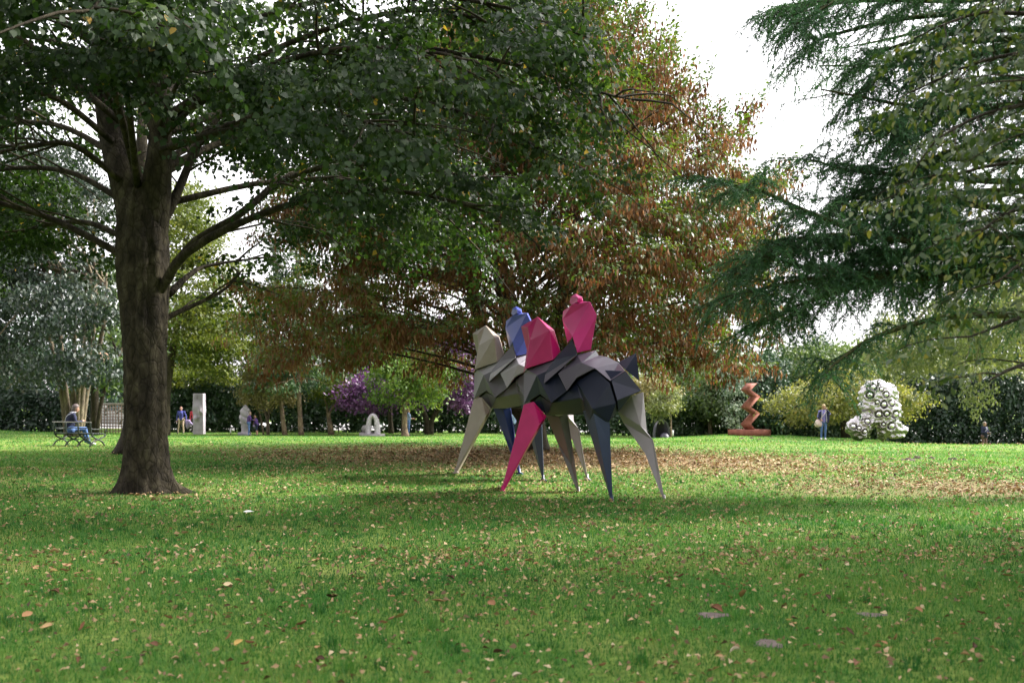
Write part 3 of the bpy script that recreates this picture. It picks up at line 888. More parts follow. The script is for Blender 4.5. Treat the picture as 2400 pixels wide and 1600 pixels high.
# ---- the larch reaching in from the right
def larch():
    rg = np.random.default_rng(303)
    b = np.array([X(2800, 17.0), 17.0, 0.]); b[2] = float(gz(b[0], b[1]))
    r = root('larch_tree', b, 'drooping dark green larch tree reaching in from the right edge', 'tree')
    a = Acc()
    c, rd = curve([b + [0, 0, -.05], b + [0, 0, .4], b + [.05, 0, 3], b + [0, .1, 9], b + [.1, 0, 15], b + [0, 0, 20]], 20, [.55, .42, .36, .28, .16, .03])
    a.tube(c, rd, 14)
    link('trunk', a.mesh('larch_trunk'), m_bark_dark, r)
    def Pq(L, d):
        return [px(u, v, dd) for (u, v), dd in zip(L, np.linspace(17, d, len(L)))]
    limbs = [
        (Pq([(2800, 10), (2500, -15), (2250, 0), (2050, 0), (1900, 12), (1835, 30)], 16.0), 1.0),
        (Pq([(2800, -60), (2500, -90), (2200, -60), (1990, -10), (1880, 50)], 15.0), 1.0),
        (Pq([(2800, 130), (2500, 90), (2250, 100), (2110, 140), (2030, 205)], 16.3), 1.0),
        (Pq([(2800, 230), (2500, 200), (2300, 215), (2150, 260), (2060, 330)], 15.6), 1.0),
        (Pq([(2800, 330), (2500, 310), (2300, 330), (2170, 380), (2080, 450)], 16.2), .9),
        (Pq([(2800, 440), (2550, 430), (2330, 425), (2120, 410), (1990, 400), (1905, 375)], 16.4), .7),
        (Pq([(2800, 520), (2550, 535), (2300, 560), (2080, 560), (1900, 500), (1790, 450), (1700, 430)], 14.6), 1.0),
        (Pq([(2800, 570), (2550, 600), (2300, 625), (2080, 640), (1900, 630), (1800, 600), (1745, 620)], 15.2), 1.1),
        (Pq([(2800, 600), (2520, 640), (2260, 650), (2060, 650), (1930, 650), (1810, 670), (1735, 690)], 15.0), 1.0),
        (Pq([(2800, 640), (2500, 650), (2250, 640), (2060, 660), (1950, 690), (1860, 720), (1800, 760)], 15.6), 1.0),
        (Pq([(2800, 560), (2520, 575), (2300, 590), (2110, 600), (1990, 560), (1890, 560)], 16.6), 1.0),
        (Pq([(2800, 480), (2560, 500), (2380, 520), (2230, 520), (2120, 500), (2020, 520)], 17.6), 1.0),
    ]
    for (u1, v1, u2, v2, dd) in ((2010, 130, 2400, 60, 17.5), (2080, 260, 2420, 170, 18), (2120, 300, 2420, 240, 16.8), (2040, 400, 2400, 370, 17.5), (2150, 480, 2420, 440, 15.6), (1960, 470, 2350, 480, 17), (1840, 560, 2300, 560, 16), (1990, 610, 2350, 590, 16.2), (1900, 90, 2350, 20, 17), (2150, 560, 2450, 560, 16.5), (2180, 160, 2450, 110, 16)):
        limbs.append((Pq([(2800, v2 - 10), (2600, v2), (u2, v2 + 8), ((u1 + u2) / 2, (v1 + v2) / 2 - 12), (u1 + 40, v1 - 4), (u1, v1 + 20)], dd), .8))
    moss = Pq([(2800, 700), (2550, 725), (2400, 737), (2250, 740), (2130, 762), (2030, 800), (1960, 850), (1930, 880)], 14.2)
    for k in range(46):      # the rest of the crown, above and to the right of the view
        ze = 4.6 + 14.5 * (k + .5) / 46; ph = k * 2.39996
        R = np.interp(ze, [5, 9, 14, 19], [6.4, 6.8, 5.4, 2.2]) * rg.uniform(.85, 1.1)
        s = b + [0, 0, ze + .4]
        d = np.array([math.cos(ph), math.sin(ph), 0])
        limbs.append(([s, s + d * R * .35 + [0, 0, .1], s + d * R * .7 + [0, 0, -.15], s + d * R + [0, 0, .05]], -2 if ze > 9.5 else -1))
    lim = Acc(); tw = Acc()
    NP, NA, NN, NT, NL = [], [], [], [], []
    def needles(pts, per_m, Ln, tone):
        pts = np.asarray(pts); seg = np.linalg.norm(np.diff(pts, axis=0), axis=1); tot = seg.sum()
        k = max(int(tot * per_m), 4)
        t = rg.uniform(0, 1, k) * (len(pts) - 1); i = np.minimum(t.astype(int), len(pts) - 2); w = (t - i)[:, None]
        p = pts[i] * (1 - w) + pts[i + 1] * w
        tg = unit(pts[i + 1] - pts[i])
        A = tg * .75 + rg.normal(0, .62, (k, 3))
        NP.append(p); NA.append(A); NN.append(rg.normal(0, 1, (k, 3))); NT.append(np.clip(tone + rg.normal(0, .18, k), 0, 1)); NL.append(np.full(k, Ln))
    for (pts, full) in limbs + [(moss, .55)]:
        c, rd = curve(pts, 16, np.linspace(.085, .012, len(pts)))
        lim.tube(c, rd, 6)
        gen = full < 0; Ls = 4.0 if full == -2 else 1.0
        ns = 10 if gen else int(36 * full)
        for sb in side_branches(rg, c, ns, .22, (.3, .7) if full == .55 else (.5, 1.5), .26, .12, .9):
            tw.tube(sb, np.linspace(.011, .003, 5), 3, cap=False)
            tone = rg.uniform(.2, .8)
            needles(sb, (45 if Ls > 1 else 60) if gen else 85, Ls, tone)
            for t3 in side_branches(rg, sb, 5 if gen else 9, .12, (.22, .6), .75, -.05, .9):
                if not gen:
                    tw.tube(t3[[0, 3]], [.005, .002], 3, cap=False)
                needles(t3, (26 if Ls > 1 else 40) if gen else 74, Ls, tone)
    P_ = np.concatenate(NP); A_ = np.concatenate(NA); N_ = np.concatenate(NN); T_ = np.concatenate(NT); S_ = np.concatenate(NL)
    n = len(P_)
    m = leaf_mat('larch_needle', [(0, (.020, .060, .029)), (.5, (.046, .122, .052)), (1, (.095, .195, .075))], .32, (1.1, 1.4, .8), .5, .4)
    link('crown', leaf_mesh('larch_crown', P_, A_, N_, .076 * rg.uniform(.6, 1.3, n) * S_ ** .6, .0155 * S_, T_, 'needle', 0), m, r, 'stuff')
    link('branches', lim.mesh('larch_branches'), m_bark_moss, r, 'stuff')
    link('twigs', tw.mesh('larch_twigs'), m_bark_dark, r, 'stuff')
    print('larch needles', n)
larch()

# ---- the broadleaf tree with glossy leaves nearest on the right
def glossy_tree():
    rg = np.random.default_rng(404)
    b = np.array([X(3000, 8.2), 8.2, 0.]); b[2] = float(gz(b[0], b[1]))
    r = root('pear_tree', b, 'glossy light green broadleaf branches hanging nearest at the right edge', 'tree')
    a = Acc()
    c, rd = curve([b + [0, 0, -.05], b + [.02, 0, .6], b + [-.05, .05, 2.2], b + [.1, 0, 4.5], b + [0, 0, 7]], 14, [.2, .15, .13, .1, .02])
    a.tube(c, rd, 12); link('trunk', a.mesh('pear_trunk'), m_bark_dark, r)
    def Q(L, d):
        return [px(u, v, dd) for (u, v), dd in zip(L, np.linspace(8.2, d, len(L)))]
    limbs = [
        Q([(3000, -100), (2600, -20), (2420, 30), (2300, 30), (2180, 70)], 7.4),
        Q([(3000, 60), (2600, 90), (2420, 120), (2280, 150), (2140, 215)], 7.6),
        Q([(3000, 150), (2620, 200), (2430, 240), (2300, 270), (2190, 330)], 7.0),
        Q([(3000, 260), (2620, 320), (2430, 370), (2290, 395), (2150, 440)], 7.4),
        Q([(3000, 330), (2640, 420), (2450, 470), (2360, 500), (2300, 540)], 6.8),
        Q([(3000, 420), (2640, 520), (2480, 580), (2390, 620), (2340, 660)], 7.2),
        Q([(3000, 560), (2650, 640), (2450, 720), (2350, 760), (2270, 790)], 6.6),
        Q([(3000, 640), (2650, 740), (2480, 830), (2380, 860), (2320, 890)], 6.4),
        Q([(3000, -160), (2700, -100), (2500, -60), (2380, -30)], 7.0),
        Q([(3000, 100), (2700, 160), (2500, 180), (2370, 190)], 6.2),
        Q([(3000, 300), (2700, 320), (2520, 330), (2410, 300)], 6.4),
    ]
    for k in range(22):
        ph = rg.uniform(-2.2, 1.6); s = b + [0, 0, rg.uniform(2.8, 7)]; d = np.array([math.cos(ph), math.sin(ph), 0]); R = rg.uniform(1.5, 2.8)
        limbs.append([s, s + d * R * .5 + [0, 0, .4], s + d * R + [0, 0, .3]])
    br = Acc(); C, D = [], []
    for k, p in enumerate(limbs):
        c, rd = curve(p, 12, np.linspace(.035, .006, len(p)))
        br.tube(c, rd, 6)
        for sb in side_branches(rg, c, 10 if k not in (6, 7) else 4, .42, (.3, .8), .25, .1):
            br.tube(sb, np.linspace(.007, .002, 5), 4, cap=False)
            cc, dd = along(rg, sb, 4); C += cc; D += dd
    C = np.array(C); D = np.array(D)
    tmpl = [make_spray(rg, 10, .42, .35, .05, .5) for _ in range(8)]
    P_, A_, N_, I_ = place_sprays(rg, C, D, rg.uniform(.2, .34, len(C)), tmpl)
    n = len(P_); L = .066 * rg.uniform(.65, 1.2, n)
    m = leaf_mat('pear_leaf', [(0, (.035, .068, .02)), (.5, (.070, .112, .032)), (.9, (.14, .175, .05)), (1, (.28, .24, .07))], .42, (1.4, 1.4, .6), .36, .5)
    link('crown', leaf_mesh('pear_crown', P_, A_, N_, L, L * .55, rg.uniform(0, 1, n) ** 1.3, 'ellipse', .35), m, r, 'stuff')
    link('branches', br.mesh('pear_branches'), m_bark_dark, r, 'stuff')
    print('pear leaves', n)
glossy_tree()

# ================================================================ BACKGROUND TREES, HEDGES, HOUSE
def E(u0, u1, v0, v1, d, dep=None):
    c = px((u0 + u1) / 2, (v0 + v1) / 2, d)
    rx = (u1 - u0) / 2 / F * d; rz = (v1 - v0) / 2 / F * d
    return (c[0], c[1], c[2], rx, dep or rx, rz)

def stem(ps, d, rr):
    """trunk through photo points; its first point stands on the ground"""
    pts = [px(u, v, d) for u, v in ps]
    g = G(ps[0][0], d); g[2] -= .05
    pts[0] = g
    return (pts, rr)

lf_blue = leaf_mat('bluegreen_leaf', [(0, (.011, .022, .017)), (.5, (.024, .041, .029)), (.9, (.060, .076, .052)), (1, (.11, .09, .062))], .22, (1.2, 1.3, .9), .5, .4)
lf_yel = leaf_mat('yellowgreen_leaf', [(0, (.035, .060, .012)), (.5, (.085, .115, .018)), (1, (.17, .18, .03))], .35, (1.4, 1.4, .5), .5, .3)
lf_dark = leaf_mat('dark_leaf', [(0, (.014, .034, .020)), (.6, (.030, .066, .034)), (1, (.065, .11, .05))], .18, (1.2, 1.4, .8), .5, .35)
lf_mid = leaf_mat('mid_leaf', [(0, (.035, .068, .024)), (.5, (.075, .120, .042)), (1, (.16, .20, .075))], .30, (1.3, 1.4, .6), .5, .35)
lf_pale = leaf_mat('pale_leaf', [(0, (.08, .105, .045)), (.5, (.16, .19, .075)), (1, (.28, .28, .12))], .32, (1.3, 1.3, .7), .5, .35)
lf_bright = leaf_mat('bright_leaf', [(0, (.04, .085, .018)), (.5, (.085, .155, .030)), (1, (.17, .22, .045))], .38, (1.4, 1.4, .5), .5, .3)
lf_purple = leaf_mat('purple_leaf', [(0, (.045, .016, .050)), (.5, (.10, .036, .115)), (1, (.22, .10, .25))], .22, (1.3, .9, 1.3), .45, .45)
lf_apple = leaf_mat('apple_leaf', [(0, (.08, .105, .032)), (.45, (.18, .20, .06)), (.9, (.32, .30, .10)), (1, (.36, .24, .10))], .34, (1.3, 1.3, .6), .5, .35)
lf_varieg = leaf_mat('variegated_leaf', [(0, (.05, .10, .06)), (.4, (.14, .22, .14)), (.7, (.42, .48, .36)), (1, (.62, .66, .54))], .2, (1, 1, .8), .4, .5)
lf_tan = leaf_mat('tan_leaf', [(0, (.10, .10, .04)), (.5, (.20, .18, .075)), (1, (.32, .26, .12))], .3, (1.2, 1.2, .7), .5, .3)
lf_birch = leaf_mat('birch_leaf', [(0, (.075, .11, .045)), (.5, (.145, .185, .078)), (.92, (.26, .28, .125)), (1, (.42, .34, .08))], .36, (1.3, 1.3, .6), .5, .4)

# --- left: many-stemmed tree behind the bench
d = 46.0
st = []
for (u0, u1, u2) in ((158, 138, 112), (163, 150, 140), (172, 172, 176), (180, 188, 200), (184, 200, 222), (188, 212, 245)):
    st.append(stem([(u0, 1000), ((u0 + u1) / 2, 940), (u1, 880), (u2, 760), (u2 * 1.05 - 8, 640)], d + random.Random(u0).uniform(-.3, .3), [.15, .13, .11, .09, .05]))
clump_tree(1, 'multistem_tree', 'many-stemmed tree with blue green leaves behind the park bench', 'tree', G(170, d), st,
           [E(-260, 110, 560, 900, 46, 4), E(-100, 300, 380, 700, 47, 5), E(60, 330, 640, 800, 44, 3), E(100, 330, 800, 900, 43.5, 2.4), E(-200, 220, 250, 560, 48, 5), E(-300, 60, 480, 760, 45, 4), E(-60, 130, 780, 925, 44, 2)],
           380, 140, .54, .20, lf_blue, m_bark_grey, 'diamond', droop=.7, flat=.38, bias=3, nbr=30, br_r=.07)
d = 50.0
clump_tree(2, 'dark_leaning_tree', 'dark trunked tree just right of the many-stemmed tree', 'tree', G(222, d),
           [stem([(222, 1000), (222, 930), (218, 850), (205, 700)], d, [.24, .20, .18, .12]), stem([(226, 990), (240, 930), (262, 880), (280, 830)], d - .3, [.12, .10, .07, .03])],
           [E(180, 330, 820, 905, 50, 3), E(200, 340, 600, 840, 52, 4)], 70, 70, .6, .26, lf_mid, m_bark_dark, droop=.5, flat=.45)
# second trunk close behind the linden
d = 28.5
clump_tree(3, 'linden_tree', 'trunk of another tree half hidden behind the large linden trunk', 'tree', G(302, d),
           [stem([(302, 1062), (305, 1040), (312, 1000), (318, 900), (322, 700), (330, 450), (335, 200)], d, [.50, .34, .28, .26, .25, .2, .1])],
           [E(-200, 900, -500, 330, 28.5, 5)], 260, 45, .75, .18, lf_mid, m_bark_dark, droop=.5, flat=.5, bias=2)

# --- the middle background
d = 58
clump_tree(4, 'beech_tree', 'yellowing beech tree with feathery sweeping branches right of the linden trunk', 'tree', G(385, d),
           [stem([(385, 1015), (390, 900), (430, 700)], d, [.35, .3, .1])],
           [E(380, 590, 560, 830, 58, 4), E(370, 600, 720, 880, 60, 4), E(380, 560, 850, 905, 68, 3), E(380, 500, 420, 640, 59, 4)],
           300, 130, .58, .18, lf_yel, m_bark_dark, droop=.35, flat=.32, bias=3)
d = 66
def conifer(seed, nm, label, u, vtop, d, r0, bark, lean=0, w=90, vlow=820, mat=None, nwh=30):
    """slender conifer: a tall bare pole with whorls of drooping branches"""
    rg = np.random.default_rng(seed)
    r = root(nm, G(u, d), label, 'tree')
    c, rd = curve([G(u, d) - [0, 0, .05], px(u - lean * .3, 960, d), px(u - lean * .6, 850, d), px(u - lean, vtop, d)], 14, [r0 * 1.3, r0, r0 * .85, .03])
    a = Acc(); a.tube(c, rd, 10); link('trunk', a.mesh(nm + '_trunk'), bark, r)
    br = Acc(); P, A, Nn, T = [], [], [], []
    zt = px(u, vtop, d)[2]; zl = px(u, vlow, d)[2]
    R0 = w / F * d
    for k in range(nwh):
        f = (k + rg.uniform()) / nwh
        z = zl + (zt - zl) * f
        cx = np.interp(z, c[:, 2], c[:, 0])
        for q in range(4):
            ph = rg.uniform(0, 6.28); R = R0 * (1.05 - .85 * f) * rg.uniform(.6, 1.1)
            s = np.linspace(0, 1, 6)[:, None]
            p = np.array([cx, d, z]) + s * np.array([math.cos(ph), math.sin(ph), .05]) * R + s ** 2 * np.array([0, 0, -.22 * R])
            br.tube(p, np.linspace(.03, .006, 6), 3, cap=False)
            k2 = int(22 * R)
            t = rg.uniform(.12, 1, k2)
            pp = np.array([cx, d, z]) + t[:, None] * np.array([math.cos(ph), math.sin(ph), .05]) * R + (t ** 2)[:, None] * np.array([0, 0, -.22 * R])
            pp = pp + np.stack([rg.normal(0, .13, k2), rg.normal(0, .13, k2), -np.abs(rg.normal(0, .22, k2))], -1)
            P.append(pp); A.append(np.stack([rg.normal(0, .5, k2), rg.normal(0, .5, k2), -np.ones(k2) * .8], -1)); Nn.append(rg.normal(0, 1, (k2, 3))); T.append(np.clip(rg.uniform(.1, .9) + rg.normal(0, .15, k2), 0, 1))
    P = np.concatenate(P); n = len(P)
    link('crown', leaf_mesh(nm + '_crown', P, np.concatenate(A), np.concatenate(Nn), .34 * rg.uniform(.6, 1.2, n), .11, np.concatenate(T), 'diamond', .3), mat or lf_dark, r, 'stuff')
    link('branches', br.mesh(nm + '_branches'), bark, r, 'stuff')
lf_con = leaf_mat('conifer_needle', [(0, (.020, .050, .025)), (.5, (.045, .085, .035)), (1, (.09, .135, .05))], .25, (1.2, 1.4, .8), .5, .3)
conifer(41, 'pole_conifer', 'tall conifer with straight bare pale trunk, right one of the pair', 706, 470, 62, .14, m_bark_tan, 12, 130, 905, lf_con, 34)
conifer(42, 'pole_conifer', 'tall conifer with bare leaning trunk, left one of the pair', 668, 560, 62.5, .13, m_bark_tan, 25, 110, 900, lf_con, 28)
conifer(43, 'spruce_tree', 'dark spruce seen between the beech and the hornbeam', 600, 690, 72, .14, m_bark_dark, 0, 60, 960, lf_dark, 26)
conifer(44, 'spruce_tree', 'dark green spruce behind the purple plum tree', 830, 560, 73, .2, m_bark_dark, 0, 170, 970, lf_dark, 40)
conifer(45, 'spruce_tree', 'dark spruce standing directly behind the marble column', 480, 700, 71, .2, m_bark_dark, 0, 150, 985, lf_dark, 34)

clump_tree(5, 'olive_tree', 'small loose grey green tree beside the twisted marble sculpture', 'tree', G(628, 63),
           [stem([(628, 1018), (627, 985), (618, 960), (600, 930)], 63, [.12, .10, .08, .03]), stem([(628, 1000), (630, 965), (648, 945), (665, 925)], 63, [.09, .08, .06, .02]), stem([(618, 1017), (612, 985), (604, 950)], 63.2, [.06, .05, .03])],
           [E(560, 700, 880, 960, 63, 1.9), E(575, 670, 850, 910, 63.3, 1.6)], 90, 60, .30, .17, lf_tan, m_bark_grey, droop=.5, flat=.6)
clump_tree(6, 'forked_tree', 'small tree with forked pale trunk left of the purple plum', 'tree', G(777, 63),
           [stem([(779, 1019), (772, 980), (773, 965), (790, 940), (798, 920)], 63, [.16, .10, .09, .07, .03]), stem([(773, 970), (765, 950), (756, 930)], 63, [.10, .07, .03])],
           [E(735, 830, 880, 945, 63, 1.5)], 50, 55, .28, .17, lf_yel, m_bark_tan, droop=.4)
clump_tree(7, 'purple_plum_tree', 'purple leaved plum tree with a dark forked trunk', 'tree', G(1005, 64.5),
           [stem([(1004, 1019), (1000, 985), (985, 950), (960, 915)], 64.5, [.28, .18, .14, .06]), stem([(1008, 1019), (1012, 985), (1032, 950), (1052, 900)], 64.5, [.24, .17, .14, .06])],
           [E(785, 900, 872, 962, 61.5, 1.6), E(800, 960, 865, 965, 64, 2.4), E(1030, 1150, 790, 965, 64.5, 2.2), E(930, 1100, 820, 900, 65.5, 2.4), E(960, 1010, 900, 970, 64, 1.2), E(1000, 1130, 740, 860, 65, 2)],
           230, 60, .36, .21, lf_purple, m_bark_dark, droop=.4, flat=.55)
clump_tree(8, 'gnarled_tree', 'bright green tree with gnarled tan trunk in front of the purple plum', 'tree', G(949, 59.5),
           [stem([(950, 1027), (948, 1005), (949, 970), (945, 945), (930, 915), (915, 890)], 59.5, [.27, .17, .145, .13, .08, .03]), stem([(947, 962), (950, 945), (972, 920), (995, 905)], 59.5, [.16, .13, .10, .04])],
           [E(865, 960, 850, 945, 59.5, 1.8), E(965, 1065, 840, 945, 60, 1.9), E(900, 1010, 825, 900, 60, 2), E(935, 985, 895, 950, 58.8, .8)],
           120, 60, .34, .20, lf_bright, m_bark_tan, droop=.5, flat=.6)
clump_tree(9, 'dark_trunk_tree', 'tree with a straight dark trunk between the arch sculpture and the gnarled tree', 'tree', G(917, 66),
           [stem([(917, 1019), (915, 985), (913, 920), (912, 820)], 66, [.2, .15, .14, .1])], [E(830, 1010, 720, 860, 67, 3)], 70, 60, .6, .26, lf_dark, m_bark_dark)

# --- right background
clump_tree(10, 'tan_tree', 'small tree with tan yellow foliage just right of the near horse rump', 'tree', G(1512, 59),
           [stem([(1512, 1028), (1508, 985), (1512, 950), (1525, 925), (1540, 915)], 59, [.14, .11, .09, .06, .03])],
           [E(1460, 1580, 885, 950, 59, 1.6)], 80, 60, .30, .16, lf_tan, m_bark_tan, droop=.4)
clump_tree(11, 'standard_tree', 'young tree with thin straight pale stem beside the dark hollow sculpture', 'tree', G(1573, 55.5),
           [stem([(1573, 1029), (1572.5, 1000), (1572, 960), (1571, 920)], 55.5, [.055, .05, .045, .02])],
           [E(1535, 1590, 905, 970, 55.5, .9), E(1525, 1570, 930, 985, 55.2, .6)], 46, 55, .22, .15, lf_pale, m_bark_tan, droop=.9, nbr=10, br_r=.02)
clump_tree(12, 'grey_green_tree', 'tall grey green bush behind the young thin stemmed tree', 'tree', G(1590, 66),
           [stem([(1590, 1022), (1590, 950), (1588, 890)], 66, [.2, .15, .08])], [E(1500, 1660, 840, 960, 66, 2.4), E(1560, 1640, 800, 880, 68, 2)], 130, 60, .40, .20, lf_mid, m_bark_grey, droop=.3)
clump_tree(13, 'round_tree', 'rounded green tree just left of the rusty zigzag sculpture', 'tree', G(1665, 62),
           [stem([(1665, 1014), (1665, 970), (1665, 930)], 62, [.16, .12, .08])], [E(1600, 1730, 885, 995, 62, 2), E(1640, 1740, 850, 930, 63, 2)], 130, 60, .40, .20, lf_mid, m_bark_grey, droop=.4)
clump_tree(14, 'variegated_shrub', 'tall white and green variegated shrub directly behind the rusty zigzag sculpture', 'shrub', G(1722, 60),
           [stem([(1722, 1014), (1722, 960), (1722, 900)], 60, [.08, .07, .04])], [E(1698, 1745, 880, 1012, 60, .8), E(1690, 1760, 830, 930, 60.5, 1.0)], 90, 60, .25, .14, lf_varieg, m_bark_dark, droop=.6)
clump_tree(15, 'dark_laurel', 'dense dark laurel shrub between the zigzag sculpture and the apple tree', 'shrub', G(1790, 61),
           [stem([(1790, 1014), (1790, 960), (1790, 900)], 61, [.1, .08, .04])], [E(1735, 1860, 870, 1015, 61, 1.6), E(1740, 1840, 820, 920, 63, 2)], 150, 60, .36, .20, lf_dark, m_bark_dark, droop=.4)
clump_tree(16, 'apple_tree', 'low spreading apple tree with yellowish leaves behind the woman with the bag', 'tree', G(1975, 55),
           [stem([(1985, 1022), (1980, 990), (1965, 960), (1940, 945), (1900, 935)], 55, [.2, .17, .14, .10, .04]), stem([(1978, 985), (1975, 950), (1985, 925), (1990, 905)], 55, [.16, .14, .1, .04])],
           [E(1800, 1990, 905, 995, 54, 2.2), E(1880, 2080, 865, 960, 55, 2.6), E(1990, 2150, 890, 990, 55.5, 2.0), E(2060, 2180, 900, 960, 55, 1.6)],
           230, 65, .36, .17, lf_apple, m_bark_dark, droop=.4, flat=.5)
clump_tree(17, 'rounded_bush_tree', 'broad green tree mass above the apple tree', 'tree', G(1900, 66),
           [stem([(1900, 1015), (1900, 900)], 66, [.25, .12])], [E(1790, 2010, 800, 930, 66, 3), E(1870, 2060, 830, 930, 64, 3)], 170, 70, .5, .22, lf_mid, m_bark_grey, droop=.3)
clump_tree(18, 'dark_pine', 'dark pointed evergreen rising above the apple tree', 'tree', G(1915, 72),
           [stem([(1915, 1015), (1915, 900), (1915, 815)], 72, [.25, .18, .05])], [E(1870, 1960, 805, 920, 72, 2), E(1895, 1935, 795, 850, 72, 1)], 70, 60, .5, .26, lf_dark, m_bark_dark, droop=-.2)
clump_tree(19, 'weeping_birch', 'weeping birch with hanging pale yellow green strands at the right', 'tree', G(2440, 50),
           [stem([(2440, 1055), (2435, 950), (2410, 800), (2380, 680), (2350, 600)], 50, [.28, .24, .2, .14, .05])],
           [E(2050, 2320, 680, 830, 50, 3.2), E(2200, 2520, 600, 830, 50, 3.6), E(2000, 2200, 760, 850, 51, 2.4), E(2240, 2330, 850, 930, 48, 1)],
           480, 46, .55, .15, lf_birch, m_bark_grey, droop=1.2, strand=1.4, bias=3, nbr=40)
clump_tree(20, 'light_bush', 'pale green bushy tree top above the tall dark hedge', 'tree', G(2200, 68),
           [stem([(2200, 1040), (2200, 930)], 68, [.25, .12])], [E(2060, 2250, 840, 930, 66, 3), E(2200, 2440, 850, 930, 66, 3)], 150, 65, .5, .22, lf_pale, m_bark_grey, droop=.3)

# --- far trees closing the view behind the hedges
far_spec = [(-120, 640, 78, 260, lf_dark), (80, 720, 80, 200, lf_dark), (330, 760, 80, 190, lf_dark), (560, 885, 82, 130, lf_mid), (740, 800, 84, 190, lf_dark), (930, 760, 84, 200, lf_dark), (1120, 780, 84, 190, lf_mid),
            (1300, 800, 84, 180, lf_dark), (1440, 850, 82, 130, lf_mid), (1640, 850, 82, 120, lf_mid), (1780, 820, 80, 150, lf_mid), (2040, 800, 80, 170, lf_mid), (2260, 700, 78, 190, lf_mid), (2430, 640, 76, 220, lf_dark)]
far_lab = ['far dark tree closing the view at the left edge', 'far dark tree behind the many-stemmed tree', 'far dark tree behind the linden trunk', 'far green tree behind the spruce between beech and conifers',
           'far dark tree behind the pair of conifers', 'far dark tree behind the gnarled tree', 'far green tree behind the rear horse sculpture', 'far dark tree behind the hornbeam trunk', 'far green tree right of the hornbeam trunk',
           'far green tree behind the rounded tree by the zigzag', 'far green tree above the dark laurel', 'far green tree behind the silver sculpture', 'far green tree behind the weeping birch', 'far dark tree closing the view at the right edge']
for k, ((u, vt, d, w, lm), lb) in enumerate(zip(far_spec, far_lab)):
    clump_tree(60 + k, 'woodland_tree', lb, 'tree', G(u, d), [stem([(u, 1010), (u, 920), (u, (vt + 920) / 2)], d, [.35, .28, .1])],
               [E(u - w * .6, u + w * .6, vt, vt + (985 - vt) * .7, d, 3), E(u - w * .75, u + w * .75, vt + (985 - vt) * .35, 965, d - 1, 3)], 120, 40, .75, .40, lm, m_bark_dark, group='far trees behind the hedge', flat=.6, nbr=6)

# --- hedges
def hedge(seed, name, label, line, top, thick, nper, leafL, mat, base_gap=0.0, sparse=1.0, group=None, holes=.0):
    """clipped hedge along a line of (u, d); top = height profile; real stems and leaves, gaps near the ground"""
    rg = np.random.default_rng(seed)
    pts = np.array([G(u, d) for u, d in line])
    seg = np.linalg.norm(np.diff(pts[:, :2], axis=0), axis=1); tot = seg.sum()
    cum = np.concatenate([[0], np.cumsum(seg)])
    r = root(name, pts[len(pts) // 2], label, 'hedge', group)
    n = int(tot * nper)
    s = rg.uniform(0, tot, n)
    x = np.interp(s, cum, pts[:, 0]); y = np.interp(s, cum, pts[:, 1]); g = gz(x, y)
    T = np.interp(s, cum, top)
    h = rg.uniform(0, 1, n) ** .9
    z = g + h * T * (1 + .05 * np.sin(s * 1.9) + .04 * np.sin(s * 4.7))
    side = rg.uniform(-1, 1, n); side = np.sign(side) * np.abs(side) ** .35
    bulge = .12 * np.sin(s * 2.3 + z * 1.7) + .10 * np.sin(s * 5.1 - z * 2.9)
    yy = y + side * thick * .5 + bulge * np.sign(side) + rg.normal(0, .07, n)
    keep = np.ones(n, bool)
    if base_gap:
        hz = z - g
        nz = lownoise(s, hz * 2.0, seed + 1, 2.4) + lownoise(s, hz * 2.0, seed + 2, 5.0) * .6
        keep = ~((hz < base_gap) & (nz > .42 + .6 * hz / base_gap))
    if holes:
        hz = z - g
        nz = lownoise(s, hz, seed + 3, 3.0) * .6 + lownoise(s, hz, seed + 4, 7.0) * .6
        keep &= nz < holes
    P = np.stack([x + rg.normal(0, .08, n), yy, z], -1)[keep]
    k = len(P)
    A = rg.normal(0, 1, (k, 3)) + [0, 0, -.6]
    Nn = np.stack([rg.normal(0, .6, k), np.sign(side[keep]) * .7 + rg.normal(0, .5, k), .7 + rg.normal(0, .5, k)], -1)
    tint = np.clip(.5 * (lownoise(P[:, 0], P[:, 2] * 1.5, seed + 7, 2.0) * .5 + .5) + .5 * rg.uniform(0, 1, k), 0, 1)
    L = leafL * rg.uniform(.7, 1.3, k)
    link('foliage', leaf_mesh(name + '_foliage', P, A, Nn, L, L * .6, tint), mat, r, 'stuff')
    ac = Acc()
    for q in np.arange(.3, tot, .55):
        xx, y0 = np.interp(q, cum, pts[:, 0]), np.interp(q, cum, pts[:, 1])
        g0 = float(gz(xx, y0)); t0 = np.interp(q, cum, top)
        ac.tube(curve([[xx, y0, g0 - .05], [xx + rg.normal(0, .08), y0 + rg.normal(0, .1), g0 + t0 * .4], [xx + rg.normal(0, .2), y0 + rg.normal(0, .1), g0 + t0 * .8]], 5), [.05, .045, .035, .025, .01], 5, cap=False)
    link('stems', ac.mesh(name + '_stems'), m_bark_dark, r, 'stuff')
    return r
lf_hedge = leaf_mat('hedge_leaf', [(0, (.012, .032, .014)), (.6, (.028, .062, .022)), (1, (.065, .11, .035))], .2, (1.2, 1.4, .7), .45, .45)
lf_hedge2 = leaf_mat('yew_leaf', [(0, (.009, .022, .013)), (.6, (.018, .042, .022)), (1, (.04, .075, .035))], .15, (1.2, 1.4, .8), .45, .4)
hedge(81, 'yew_hedge', 'low dark hedge at the left edge behind the park bench', [(-300, 60), (0, 58), (150, 57), (215, 58)], [3.0, 2.8, 2.4, 2.2], 1.4, 1300, .22, lf_hedge2, .0, holes=.95)
